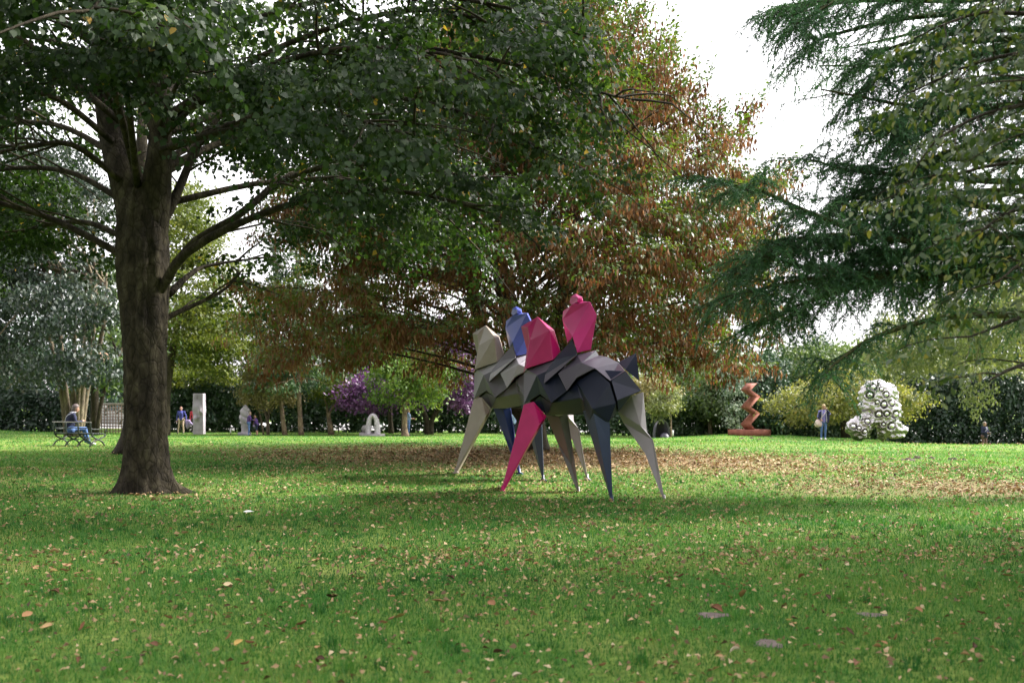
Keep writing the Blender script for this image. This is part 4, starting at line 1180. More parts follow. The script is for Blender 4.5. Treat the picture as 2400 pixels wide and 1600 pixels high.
hedge(82, 'beech_hedge', 'long dark hedge with light gaps at its foot behind the marble sculptures', [(300, 69), (600, 69), (900, 69), (1200, 69), (1490, 68)], [3.6, 3.4, 3.4, 3.4, 3.4], 1.3, 1150, .26, lf_hedge, 1.5, holes=.9)
hedge(83, 'hornbeam_hedge', 'clipped green hedge between the hollow sculpture and the silver sculpture', [(1485, 63), (1600, 63), (1750, 62.5), (1900, 61), (2100, 60)], [2.2, 2.1, 2.1, 2.0, 2.2], 1.2, 1500, .20, lf_hedge, .0)
hedge(84, 'tall_hedge', 'tall dark clipped hedge at the right behind the man in the dark jacket', [(2085, 60.5), (2200, 61), (2300, 61.5), (2500, 62)], [4.0, 4.6, 4.7, 4.8], 1.6, 2600, .21, lf_hedge2, .0)

# --- white house and trellis fence glimpsed behind the bench
m_white = surf('white_render', (.72, .71, .70), (.80, .79, .78), .85, 3, .15, 40)
m_rooft = surf('roof_tile', (.22, .12, .08), (.30, .18, .12), .8, 8, .3, 30)
m_glass = surf('window_glass', (.16, .24, .28), (.22, .32, .36), .08, 2, spec=.8)
m_wood = surf('weathered_timber', (.30, .21, .16), (.42, .31, .25), .85, 9, .3, 60, stretch=(1, 1, .2))
hb = G(262, 86)
hr = root('white_house', hb, 'white rendered house glimpsed through leaves beside the linden trunk', 'house')
a = Acc().box((-4.5, 0, -.2), (4.5, 7, 4.0), 0, hb); link('wall', a.mesh('house_wall', False), m_white, hr)
a = Acc(); V = np.array([[-4.9, -.4, 3.95], [4.9, -.4, 3.95], [4.9, 7.4, 3.95], [-4.9, 7.4, 3.95], [-4.9, 3.5, 6.4], [4.9, 3.5, 6.4]]) + hb
a.add(V, [[0, 1, 5, 4], [2, 3, 4, 5], [0, 3, 2, 1]], ); a.add(V[[0, 4, 3]], [[0, 1, 2]]); a.add(V[[1, 2, 5]], [[0, 1, 2]])
link('roof', a.mesh('house_roof', False), m_rooft, hr)
for wx in (-2.6, .2, 2.6):
    a = Acc()
    for lo, hi in (((-.6, -.06, 1.1), (-.5, .02, 2.6)), ((.5, -.06, 1.1), (.6, .02, 2.6)), ((-.5, -.06, 2.5), (.5, .02, 2.6)), ((-.5, -.06, 1.1), (.5, .02, 1.2)), ((-.04, -.05, 1.2), (.04, .02, 2.5))):
        a.box(np.array(lo) + [wx, 0, 0], np.array(hi) + [wx, 0, 0], 0, hb)
    w = link('window', a.mesh('house_window', False), m_white, hr)
    a = Acc().box((wx - .5, -.02, 1.2), (wx + .5, -.012, 2.5), 0, hb); link('pane', a.mesh('house_pane', False), m_glass, w)
tb = G(258, 59)
tr = root('trellis_fence', tb, 'brown timber trellis fence beside the linden trunk', 'fence')
W_, H_ = 2.1, 1.72
vm = Acc().box((-.025, -.02, 0), (.025, .02, H_)).mesh('trellis_slat', False); vm.materials.append(m_wood)
hm = Acc().box((-W_ / 2, -.045, -.025), (W_ / 2, -.021, .025)).mesh('trellis_rail', False); hm.materials.append(m_wood)
for k in range(13):
    o = bpy.data.objects.new('slat', vm); COL.objects.link(o); o.parent = tr; o.location = (-W_ / 2 + .03 + k * (W_ - .06) / 12, 0, .05)
for k in range(10):
    o = bpy.data.objects.new('rail', hm); COL.objects.link(o); o.parent = tr; o.location = (0, 0, .15 + k * .175)
for s_ in (-1, 1):
    a = Acc().box((-.05, -.04, -.1), (.05, .06, H_ + .12)); me = a.mesh('trellis_post', False); me.materials.append(m_wood)
    o = bpy.data.objects.new('post', me); COL.objects.link(o); o.parent = tr; o.location = (s_ * (W_ / 2 + .06), 0, 0)
a = Acc().box((-W_ / 2, -.05, H_ + .055), (W_ / 2, .05, H_ + .11)); me = a.mesh('trellis_cap', False); me.materials.append(surf('pale_timber', (.55, .47, .42), (.66, .58, .52), .8, 6))
o = bpy.data.objects.new('cap_rail', me); COL.objects.link(o); o.parent = tr

# --- the belt of trees round the rest of the garden, behind and beside the viewer: one mass
rgw = np.random.default_rng(900)
Pw, Tw = [], []
for a in np.linspace(math.radians(104), math.radians(352), 58):      # angle from straight ahead, clockwise; open towards the sun
    R = 27 + 7 * rgw.uniform(); hx_ = R * math.sin(a); hy_ = R * math.cos(a) + 4
    if hy_ > 20 and abs(hx_) < .62 * hy_ + 4:
        continue
    ht = rgw.uniform(10, 15); k = 260
    q = rgw.normal(0, 1, (k, 3)); q = unit(q) * rgw.uniform(.4, 1, (k, 1)) ** .4
    Pw.append(np.array([hx_, hy_, ht * .5]) + q * [2.6, 2.6, ht * .5]); Tw.append(np.clip(rgw.uniform() * .5 + rgw.uniform(0, .5, k), 0, 1))
for (hx_, hy_, ht) in ((12.5, 2, 18), (13, 7, 20), (13.5, 12, 20), (17.5, 5, 20), (18, 10, 20)):
    k = 900; q = unit(rgw.normal(0, 1, (k, 3))) * rgw.uniform(.3, 1, (k, 1)) ** .4
    Pw.append(np.array([hx_, hy_, ht * .54]) + q * [3.2, 3.0, ht * .44]); Tw.append(np.clip(rgw.uniform() * .5 + rgw.uniform(0, .5, k), 0, 1))
Pw = np.concatenate(Pw); k = len(Pw)
wo = link('woodland', leaf_mesh('woodland', Pw, rgw.normal(0, 1, (k, 3)), rgw.normal(0, 1, (k, 3)), .9 * rgw.uniform(.7, 1.3, k), .7, np.concatenate(Tw), 'kite', .3), lf_mid, None, 'stuff')
tag(wo, 'belt of green trees closing the garden behind the viewer', 'woodland')

# ================================================================ SCULPTURES
# --- two faceted steel horses with riders (the second is the same form in other colours, standing behind)
def paint(name, c, rough=.36, sp=.5):
    m, t, p, o = nt(name)
    tc = N(t, 'ShaderNodeTexCoord')
    n1 = N(t, 'ShaderNodeTexNoise', i_Scale=2.2, i_Detail=5.0, i_Roughness=.6); t.links.new(tc.outputs['Object'], n1.inputs['Vector'])
    n2 = N(t, 'ShaderNodeTexNoise', i_Scale=160.0, i_Detail=2.0); t.links.new(tc.outputs['Object'], n2.inputs['Vector'])
    r = ramp(t, [(.3, tuple(x * .86 for x in c)), (.7, tuple(min(1, x * 1.12) for x in c))], n1.outputs['Fac'])
    t.links.new(r.outputs['Color'], p.inputs['Base Color'])
    rr = ramp(t, [(.3, (rough - .05,) * 3), (.7, (rough + .1,) * 3)], n1.outputs['Fac'])
    t.links.new(rr.outputs['Color'], p.inputs['Roughness'])
    p.inputs['Specular IOR Level'].default_value = sp
    b = N(t, 'ShaderNodeBump', i_Strength=.10, i_Distance=.004); t.links.new(n2.outputs['Fac'], b.inputs['Height'])
    t.links.new(b.outputs['Normal'], p.inputs['Normal'])
    return m
m_mag = paint('magenta_paint', (.50, .010, .135)); m_pink = paint('pink_paint', (.60, .028, .21)); m_body = paint('charcoal_paint', (.011, .014, .036), .36, .42)
m_body_lit = paint('lit_body_paint', (.095, .078, .112), .36, .55)  # lighter body paint: sky light on the facets put into the colour
m_beige = paint('beige_paint', (.34, .28, .24)); m_lil = paint('pale_grey_paint', (.35, .305, .335)); m_olive = paint('olive_grey_paint', (.115, .11, .095))
m_grey = paint('lit_grey_paint', (.33, .31, .345)); m_greyd = paint('dark_grey_paint', (.115, .105, .125)); m_blue = paint('blue_paint', (.085, .115, .46)); m_dblue = paint('deep_blue_paint', (.012, .028, .17))  # the middle grey paints the lit facets of the rear body lighter
m_navy = paint('navy_paint', (.028, .040, .090)); m_core_shade = paint('black_core_and_shadow_paint', (.012, .012, .015), .6)  # core black, also used as painted shadow below the head

HA = np.array([-.72, .694]); HN = np.array([-.694, -.72]); HW0 = -12.7      # horse axis, side normal, mid plane
def z1(x, y): return 1040 + x / 2.9036, 660 + y / 2.9036
def z2(x, y): return 1160 + x / 5.408, 670 + y / 5.408
def hp(zf, x, y, o):
    """a corner of the sculpture: seen point plus its distance o (m) in front of the horse's mid plane"""
    u, v = zf(x, y); dx = (u - CX) / F; dz = (HOR - v) / F
    t = HW0 / (HN[0] * dx + HN[1]) - o
    return np.array([dx * t, t, EYE + dz * t])

def facet(name, zf, verts, faces, mats, parent, c=0.0, fm=None, mirror=True, th=.03):
    """faceted closed form: the listed side and its mirrored other side, joined along the rim"""
    bm = bmesh.new()
    if name not in ('leg',):
        verts = [(x, y, c + (o - c) * 1.12) for (x, y, o) in verts]
    fr = [bm.verts.new(hp(zf, x, y, o)) for (x, y, o) in verts]
    bk = [bm.verts.new(hp(zf, x, y, (2 * c - o) if mirror else o - th)) for (x, y, o) in verts]
    ed = {}
    for k, f in enumerate(faces):
        a = bm.faces.new([fr[i] for i in f]); a.material_index = fm[k] if fm else 0
        b = bm.faces.new([bk[i] for i in reversed(f)]); b.material_index = fm[k] if fm else 0
        for i, j in zip(f, f[1:] + f[:1]):
            ed.setdefault(frozenset((i, j)), []).append((i, j, k))
    for key, l in ed.items():
        if len(l) == 1:
            i, j, k = l[0]
            try:
                w = bm.faces.new([fr[j], fr[i], bk[i], bk[j]]); w.material_index = fm[k] if fm else 0
            except ValueError:
                pass
    bmesh.ops.remove_doubles(bm, verts=bm.verts, dist=.002)
    bmesh.ops.triangulate(bm, faces=[f for f in bm.faces if len(f.verts) > 3])
    bmesh.ops.recalc_face_normals(bm, faces=bm.faces)
    me = bpy.data.meshes.new(name); bm.to_mesh(me); bm.free()
    for m in mats:
        me.materials.append(m)
    o = link(name, me, None, parent)
    bv = o.modifiers.new('edge', 'BEVEL'); bv.width = .006; bv.segments = 1; bv.limit_method = 'ANGLE'; bv.angle_limit = math.radians(12)
    return o

def foot(acc, p, yaw=0):
    p = np.array(p); n = 6
    return acc

def leg(name, zf, verts, faces, mat, parent, c):
    return facet(name, zf, verts, faces, [mat], parent, c)

def horse(pal, label, off):
    base = hp(z1, 900, 1470, 0); base[2] = 0
    r = root('horse_and_rider_sculpture', base, label, 'sculpture', 'faceted horse and rider sculptures')
    # horse head and neck
    V = [(540, 390, .10), (330, 515, .02), (415, 523, .20), (440, 690, .26), (692, 560, .30), (752, 558, .12), (832, 832, .10), (735, 938, .34), (385, 1052, .36), (362, 1110, .16), (405, 815, .05), (432, 720, .16)]
    Fc = [[1, 2, 0], [2, 3, 4, 0], [0, 4, 5], [3, 8, 4], [4, 8, 7], [4, 7, 6], [4, 6, 5], [1, 10, 11], [1, 11, 2], [2, 11, 3], [11, 10, 9], [11, 9, 8], [11, 8, 3]]
    facet('horse_head', z2, V, Fc, [pal['head']], r, 0.0)
    # dark core under the plates
    V = [(600, 640, .10), (900, 560, .12), (1120, 600, .12), (1300, 720, .12), (1180, 870, .18), (1100, 870, .22), (940, 905, .18), (700, 905, .22), (570, 800, .12), (800, 760, .32), (1050, 760, .30)]
    Fc = [[0, 8, 9], [8, 7, 9], [7, 6, 9], [6, 10, 9], [6, 5, 10], [5, 4, 10], [4, 3, 10], [3, 2, 10], [2, 1, 10], [1, 9, 10], [0, 9, 1]]
    facet('belly_core', z1, V, Fc, [m_core_shade], r, 0.0)
    # chest shell (lit top and front painted lighter, shaded valleys painted darker)
    V = [(366, 1104, .14), (402, 1058, .24), (530, 1130, .50), (366, 1500, .30), (572, 1370, .44), (716, 1480, .60), (912, 1330, .50), (800, 1108, .40), (770, 1000, .44), (745, 945, .30), (650, 1078, .44), (1000, 900, .30), (404, 1020, .10), (790, 880, .08)]
    Fc = [[0, 2, 1], [0, 3, 2], [3, 4, 2], [2, 4, 5], [2, 5, 10], [1, 2, 10], [1, 10, 9], [10, 5, 7], [7, 5, 6], [10, 7, 8], [9, 10, 8], [8, 7, 11], [1, 9, 13, 12]]  # last face: a black facet painted as the shadow between head and chest
    facet('chest', z2, V, Fc, [pal['plate'], pal['body'], m_core_shade], r, 0.0, [0, 0, 1, 1, 1, 0, 0, 1, 1, 1, 1, 1, 2])
    # the rider's long leg plate
    V = [(985, 668, .18), (1042, 868, .50), (620, 1236, .62), (752, 935, .44), (640, 1120, .56)]
    Fc = [[0, 3, 1], [3, 4, 1], [4, 2, 1]]
    facet('leg_plate', z2, V, Fc, [pal['body'], pal['plate']], r, 0.0, [0, 0, 1], mirror=False, th=.16)
    # saddle, flank and back plates
    V = [(1040, 872, .34), (800, 1110, .56), (1100, 972, .54), (912, 1332, .64), (1034, 1166, .58), (1266, 1043, .52), (1275, 815, .02), (1312, 878, .04), (1415, 895, .04), (1566, 970, .10), (1460, 1203, .52), (1652, 1076, .34)]
    Fc = [[0, 1, 2], [1, 3, 2], [3, 4, 2], [4, 5, 2], [0, 2, 6], [6, 2, 7], [7, 2, 5, 8], [8, 5, 9], [9, 5, 10], [9, 10, 11]]
    facet('back_plates', z2, V, Fc, [pal['plate'], pal['body']], r, 0.0, [0, 0, 0, 0, 0, 1, 0, 0, 0, 0])
    # belly plates (dark, below the hem)
    V = [(655, 772, .34), (735, 825, .48), (840, 742, .46), (905, 690, .44), (1010, 865, .42), (945, 888, .22), (820, 907, .20), (698, 906, .24), (610, 815, .28), (930, 790, .48)]
    Fc = [[8, 7, 0], [0, 7, 1], [1, 7, 6], [1, 6, 9], [1, 9, 2], [2, 9, 3], [3, 9, 4], [9, 5, 4], [9, 6, 5]]
    facet('belly', z1, V, Fc, [pal['body']], r, 0.0)
    # haunch
    V = [(1030, 596, .46), (905, 680, .50), (1130, 688, .56), (1012, 864, .66), (1172, 828, .58), (1127, 950, .52), (992, 962, .44), (1178, 884, .40), (1160, 760, .54)]
    Fc = [[0, 1, 3, 2], [2, 3, 4], [3, 5, 4], [1, 6, 3], [6, 5, 3], [4, 5, 7]]
    facet('haunch', z1, V, Fc, [pal['body']], r, 0.30)
    # rump
    V = [(1142, 678, .50), (1236, 606, .32), (1345, 742, .16), (1180, 808, .54), (1188, 884, .40), (1280, 772, .24), (1060, 600, .44)]
    Fc = [[0, 3, 2, 1], [3, 5, 2], [3, 4, 5], [6, 0, 1]]
    facet('rump', z1, V, Fc, [pal['body']], r, 0.0)
    # tail
    V = [(1562, 967, .06), (1790, 850, -.10), (1832, 1202, -.04), (1652, 1060, .16)]
    facet('tail', z2, V, [[0, 3, 1], [3, 2, 1]], [pal['body']], r, 0.0, None, False, .12)
    # legs
    o = leg('leg', z1, [(545, 836, .46), (612, 815, .40), (700, 915, .30), (652, 968, .56), (392, 1418, .74), (412, 1418, .72)], [[0, 3, 1], [1, 3, 2], [0, 4, 3], [3, 4, 5], [3, 5, 2]], pal['nf'], r, .40)
    o['label'] = pal['lab'][0]
    o = leg('leg', z1, [(696, 905, -.28), (785, 915, -.12), (842, 900, -.30), (908, 1425, -.46), (922, 1425, -.46)], [[0, 3, 1], [1, 3, 4], [1, 4, 2]], pal['ff'], r, -.34)
    o['label'] = pal['lab'][1]
    o = leg('leg', z1, [(948, 880, .40), (1014, 866, .64), (1130, 950, .50), (1134, 1100, .48), (1138, 1490, .47), (1150, 1490, .46)], [[0, 4, 1], [1, 4, 5, 3], [1, 3, 2]], pal['nh'], r, .40)
    o['label'] = pal['lab'][2]
    V = [(1278, 778, -.18), (1358, 750, -.44), (1382, 1020, -.46), (1342, 982, -.28), (1186, 884, -.10), (1220, 955, -.24), (1426, 1078, -.48), (1372, 1172, -.42), (1494, 1485, -.48), (1504, 1485, -.49), (1440, 1100, -.50)]
    Fc = [[0, 3, 2, 1], [0, 4, 3], [4, 5, 3], [5, 6, 3], [3, 6, 2], [5, 7, 6], [6, 7, 8], [6, 8, 9]]
    o = leg('leg', z1, V, Fc, pal['fh'], r, -.47)
    o['label'] = pal['lab'][3]
    # foot plates
    for (x, y, o_, mk) in ((400, 1425, .73, 'nf'), (915, 1432, -.46, 'ff'), (1144, 1498, .465, 'nh'), (1499, 1490, -.485, 'fh')):
        p = hp(z1, x, y, o_); a = Acc()
        a.tube([p + [0, 0, .10], p + [0, 0, .03], p + [0, 0, -.015]], [.022, .03, .085], 7)
        link('foot_plate', a.mesh('foot_plate', False), pal[mk], r)
    # rider
    V = [(855, 428, .06), (864, 320, .02), (972, 238, .12), (1206, 200, .16), (1060, 194, .0), (982, 640, .34), (1290, 370, .12), (1044, 846, .36), (1216, 806, .10), (920, 722, .08), (965, 672, .26)]
    Fc = [[0, 2, 1], [0, 3, 2], [2, 3, 4], [0, 5, 3], [3, 5, 6], [6, 5, 7], [6, 7, 8], [0, 9, 10], [0, 10, 5]]
    tor = facet('rider_torso', z2, V, Fc, [pal['rider']], r, 0.0)
    V = [(1020, 97, .0), (1106, 140, .03), (1050, 148, .13), (964, 138, .06), (946, 205, .04), (968, 240, .06), (1046, 205, .14), (1116, 192, .03), (1080, 215, .08)]
    Fc = [[0, 3, 2, 1], [3, 4, 5, 6, 2], [2, 6, 8, 7, 1]]
    facet('rider_head', z2, V, Fc, [pal['rider']], tor, 0.0)
    r.location = Vector(r.location) + Vector(off)
    return r
lab1 = ['magenta near foreleg stepping forward', 'olive grey far foreleg', 'dark navy near hind leg', 'pale grey far hind leg bent at the hock']
lab2 = ['beige near foreleg stepping forward', 'deep blue far foreleg', 'navy near hind leg', 'pale lilac grey far hind leg']
horse(dict(head=m_mag, body=m_body, plate=m_body_lit, nf=m_mag, ff=m_olive, nh=m_navy, fh=m_lil, rider=m_pink, lab=lab1),
      'nearer faceted horse with magenta head, charcoal body and pink rider', (0, 0, 0))
horse(dict(head=m_beige, body=m_greyd, plate=m_grey, nf=m_beige, ff=m_dblue, nh=m_navy, fh=m_lil, rider=m_blue, lab=lab2),
      'farther faceted horse with beige head, grey body and blue rider', (-.98, 3.2, .10))

# --- marble column with carved relief
m_marble = surf('white_marble', (.33, .295, .335), (.44, .40, .445), .6, 4, .25, 30)
m_marble2 = surf('grey_marble', (.31, .28, .315), (.43, .39, .43), .55, 3, .2, 30)
def column():
    c = G(467, 64); s = 64 / F
    r = root('marble_column', c, 'tall rectangular white marble column with carved swellings behind the linden', 'sculpture')
    h = 95.5 * s; w = 23.5 * s; dp = w * .8
    nx_, nz_ = 22, 60
    V = []; rings = []
    per = [(-1, -1), (1, -1), (1, 1), (-1, 1)]
    def bump(a, z):
        f = z / h
        b = .10 * math.exp(-(((a + .35) / .4) ** 2 + ((f - .40) / .07) ** 2)) + .09 * math.exp(-(((a - .45) / .35) ** 2 + ((f - .56) / .08) ** 2))
        b += .07 * math.exp(-((a / .7) ** 2 + ((f - .68) / .10) ** 2)) - .03 * math.exp(-((a / .5) ** 2 + ((f - .47) / .03) ** 2))
        if f > .80:
            b += .018 * (1 if math.sin(a * 22) > .2 else -1) * math.exp(-((f - .90) / .07) ** 2)
        return b * 1.4
    n = 16
    for k in range(nz_ + 1):
        z = h * k / nz_; f = k / nz_
        wide = 1 + .10 * math.exp(-((f - .62) / .10) ** 2) * 1.0
        for q in range(4 * n):
            e, t = divmod(q, n); t = t / n * 2 - 1
            if e == 0: x, y = t, -1 - bump(t, z) / (dp / 2)
            elif e == 1: x, y = 1, t
            elif e == 2: x, y = -t, 1
            else: x, y = -1, -t
            V.append([c[0] + x * w / 2 * wide, c[1] + y * dp / 2, c[2] + z - .02])
    m_ = 4 * n
    ii = (np.arange(nz_)[:, None] * m_ + np.arange(m_)[None]).ravel(); jj = (np.arange(nz_)[:, None] * m_ + (np.arange(m_)[None] + 1) % m_).ravel()
    me = mesh_np('marble_column', V, [np.stack([ii, jj, jj + m_, ii + m_], -1), np.arange(nz_ * m_, nz_ * m_ + m_)[None]])
    link('shaft', me, m_marble, r)
column()

# --- twisted marble flame on a plinth
def twist():
    c = G(573, 61.5); s = 61.5 / F
    r = root('twisted_marble_sculpture', c, 'twisted pointed white marble sculpture on a low plinth beside the couple', 'sculpture')
    a = Acc().box((-.36, -.3, -.03), (.36, .3, .19), .1, c); link('plinth', a.mesh('plinth', False), m_marble2, r)
    h = 1.72; nz_, m_ = 70, 28; V = []
    for k in range(nz_ + 1):
        f = k / nz_; z = .19 + f * h
        rad = np.interp(f, [0, .3, .34, .6, .8, .92, 1], [.22, .25, .30, .31, .27, .16, .015])
        for q in range(m_):
            th = q / m_ * 2 * math.pi
            tw = 0 if f < .32 else (f - .32) * 13.0
            lobe = abs(math.cos(th + tw)) ** .6 if f > .3 else .45
            rr = rad * (.72 + .42 * lobe)
            V.append([c[0] + .02 + .10 * max(0, f - .55) + rr * math.cos(th), c[1] + rr * math.sin(th) * .9, c[2] + z])
    ii = (np.arange(nz_)[:, None] * m_ + np.arange(m_)[None]).ravel(); jj = (np.arange(nz_)[:, None] * m_ + (np.arange(m_)[None] + 1) % m_).ravel()
    link('flame', mesh_np('flame', V, [np.stack([ii, jj, jj + m_, ii + m_], -1)], None, True), m_marble2, r)
twist()

# --- hewn stone arch on slabs with a ball
m_hewn = surf('hewn_stone', (.32, .29, .32), (.50, .46, .49), .8, 10, 1.0, 26)
m_slab = surf('slab_stone', (.20, .185, .185), (.30, .28, .28), .85, 6, .5, 30)
def arch():
    d = 58.5; c = G(874, d); s = d / F
    r = root('stone_arch_sculpture', c, 'white hewn stone arch with narrow slot on flat slabs', 'sculpture')
    a = Acc().box((-.62, -.5, -.03), (.68, .6, .17), .06, c); link('slab', a.mesh('slab', False), m_slab, r)
    a = Acc().box((-.82, .1, -.03), (.1, .9, .24), .0, c); link('slab', a.mesh('slab', False), m_slab, r)
    n, m_ = 48, 14; V = []
    rgx = np.random.default_rng(5)
    for k in range(n + 1):
        t = -1 + 2 * k / n                       # along the arch from left foot to right foot
        ang = math.pi * (k / n)
        px_ = -math.cos(ang) * .262; pz = .17 + (max(0, math.sin(ang)) ** .75) * 1.06 if 0 < k < n else .17
        wdt = .158 + .02 * abs(math.cos(ang)) ** 2
        nx_, nz__ = -math.cos(ang), math.sin(ang) * .9 + .0
        for q in range(m_):
            th = q / m_ * 2 * math.pi
            rr = 1 + rgx.normal(0, .035)
            o1 = math.cos(th) * wdt * rr; o2 = math.sin(th) * .27 * rr
            V.append([c[0] + px_ + nx_ * o1, c[1] + o2, max(c[2] + pz + nz__ * o1, c[2] + .165)])
    ii = (np.arange(n)[:, None] * m_ + np.arange(m_)[None]).ravel(); jj = (np.arange(n)[:, None] * m_ + (np.arange(m_)[None] + 1) % m_).ravel()
    link('arch', mesh_np('arch', V, [np.stack([ii, jj, jj + m_, ii + m_], -1)], None, True), m_hewn, r)
    a = Acc(); th = np.linspace(-math.pi / 2, math.pi / 2, 16)
    bc = np.array([c[0] - .52, c[1] + .45, c[2] + .24 + .21])
    a.tube([bc + [0, 0, .225 * math.sin(x)] for x in th], .225 * np.cos(th) * (1 + .02 * np.sin(9 * th)), 20, cap=False)
    link('ball', a.mesh('ball'), m_slab, r)
arch()

# --- dark hollow shell
def shell():
    d = 57; c = G(1551, d); s = d / F
    r = root('hollow_shell_sculpture', c, 'dark violet grey hollow upright shell standing by the thin stemmed tree', 'sculpture')
    hgt, hw = 46 * s, 17 * s
    def half(off, dep, sc):
        V = []; n, m_ = 16, 22
        for k in range(n + 1):
            t = k / n * math.pi / 2            # rim to back
            for q in range(m_ + 1):
                a = math.pi * q / m_
                V.append([c[0] + .05 - off - math.cos(a) * hw * sc * math.cos(t * .92) - .25 * math.sin(t) , c[1] + math.sin(t) * dep + off, c[2] - .02 + max(0, math.sin(a)) ** .62 * hgt * sc * (1 - .42 * (1 - math.cos(t)))])
        ii = (np.arange(n)[:, None] * (m_ + 1) + np.arange(m_)[None]).ravel()
        return np.array(V), np.stack([ii, ii + 1, ii + m_ + 2, ii + m_ + 1], -1)
    m_sh = surf('dark_patina', (.055, .05, .075), (.095, .085, .12), .4, 5, .1, 40)
    V1, F1 = half(0, .75, 1.0); V2, F2 = half(.03, .68, .93)
    a = Acc(); a.add(V1, F1); a.add(V2, F2[:, ::-1])
    rim = np.arange(22); a.add(np.concatenate([V1[:23], V2[:23]]), np.stack([rim, rim + 1, rim + 24, rim + 23], -1))
    link('outer_shell', a.mesh('hollow_shell'), m_sh, r)
    b = Acc(); th = np.linspace(0, math.pi / 2, 8)
    b.tube([c + [.18, .12, .36 * math.sin(x)] for x in th], .30 * np.cos(th) + .002, 16, cap=False)
    link('inner_dome', b.mesh('inner_dome'), m_sh, r)
shell()

# --- rusty zigzag tower on a plinth
m_rust = surf('weathering_steel', (.17, .052, .034), (.27, .095, .062), .75, 3.5, .25, 60, spec=.35)
def zigzag():
    d = 54.0; c = G(1757, d); s = d / F
    r = root('zigzag_sculpture', c, 'rust red steel zigzag tower on a low rectangular steel plinth', 'sculpture')
    ry = .62
    a = Acc().box((-.92, -.70, -.03), (.92, .70, 15.5 * s), ry, c + np.array([-.02, 0, 0])); link('plinth', a.mesh('zigzag_plinth', False), m_rust, r)
    zb = c[2] + 15.5 * s
    # a square bar, one corner to the viewer, leaning left and forward, then right and back, again and again
    k_ = .00295
    ctr = np.array([c[0] - .02, c[1], zb - .002])
    V = []
    knots = [(1030, 0, 0), (930, -.30, -.30), (735, .36, .34), (620, -.30, -.30), (425, .36, .34), (305, -.30, -.30), (180, .12, .10)]
    for (y_, ox, oy) in knots:
        for (p, q) in ((-.25, .02), (-.06, -.27), (.32, -.03), (.09, .27)):
            V.append(ctr + [ox + p, oy + q, (1030 - y_) * k_])
    V = np.array(V); n = len(knots) - 1
    Q = []
    for k in range(n):
        for q in range(4):
            Q.append([k * 4 + q, k * 4 + (q + 1) % 4, k * 4 + 4 + (q + 1) % 4, k * 4 + 4 + q])
    Q.append([0, 3, 2, 1]); Q.append([n * 4, n * 4 + 1, n * 4 + 2, n * 4 + 3])
    link('tower', mesh_np('zigzag_tower', V, [np.array(Q)]), m_rust, r)
zigzag()

# --- polished silver sculpture with bubbles
m_chrome, t_, p_, o_ = nt('polished_steel')
p_.inputs['Metallic'].default_value = 1.0; p_.inputs['Base Color'].default_value = (.46, .44, .44, 1); p_.inputs['Roughness'].default_value = .06
tc_ = N(t_, 'ShaderNodeTexCoord'); n_ = N(t_, 'ShaderNodeTexNoise', i_Scale=9.0, i_Detail=3.0); t_.links.new(tc_.outputs['Object'], n_.inputs['Vector'])
b_ = N(t_, 'ShaderNodeBump', i_Strength=.9, i_Distance=.07); t_.links.new(n_.outputs['Fac'], b_.inputs['Height']); t_.links.new(b_.outputs['Normal'], p_.inputs['Normal'])
m_mirror, t_, p_, o_ = nt('mirror_steel')
p_.inputs['Metallic'].default_value = 1.0; p_.inputs['Base Color'].default_value = (.88, .87, .86, 1); p_.inputs['Roughness'].default_value = .03

TMP = bpy.data.scenes.new('tmp')
def _sphere(seg, rows):
    th = np.arange(seg) / seg * 2 * np.pi; ph = np.linspace(-np.pi / 2, np.pi / 2, rows + 1)[1:-1]
    V = np.concatenate([[[0, 0, -1]], np.stack([np.outer(np.cos(ph), np.cos(th)), np.outer(np.cos(ph), np.sin(th)), np.outer(np.sin(ph), np.ones(seg))], -1).reshape(-1, 3), [[0, 0, 1]]])
    m = len(ph); i = (1 + np.arange(m - 1)[:, None] * seg + np.arange(seg)[None]).ravel(); j = (1 + np.arange(m - 1)[:, None] * seg + (np.arange(seg)[None] + 1) % seg).ravel()
    q = np.stack([i, j, j + seg, i + seg], -1); k = np.arange(seg); k2 = (k + 1) % seg
    t = np.concatenate([np.stack([np.zeros(seg, int), 1 + k2, 1 + k], -1), np.stack([np.full(seg, m * seg + 1), 1 + (m - 1) * seg + k, 1 + (m - 1) * seg + k2], -1)])
    return V, q, t
SPH = {n: _sphere(n, n // 2 + 2) for n in (8, 12, 14, 16, 18, 20)}

def ell(acc, c, r, seg=16, rot=None):
    """an ellipsoid added to an Acc"""
    V, q, t = SPH[seg]
    V = V * np.array([r[0], r[1], r[2]], float)
    if rot is not None:
        V = V @ np.array(rot.to_3x3()).T
    acc.add(V + np.array(c, float), q, t)

def capsule(acc, p0, p1, r0, r1):
    p0 = np.array(p0, float); p1 = np.array(p1, float)
    for f in np.linspace(0, 1, 7):
        r = r0 + (r1 - r0) * f
        ell(acc, p0 + (p1 - p0) * f, (r, r, r), 12)

def remesh(acc, voxel, name):
    o = bpy.data.objects.new('tmp', acc.mesh(name)); TMP.collection.objects.link(o)
    md = o.modifiers.new('r', 'REMESH'); md.mode = 'VOXEL'; md.voxel_size = voxel
    TMP.view_layers[0].update()
    out = bpy.data.meshes.new_from_object(o.evaluated_get(TMP.view_layers[0].depsgraph))
    bpy.data.objects.remove(o, do_unlink=True)
    out.name = name
    return out

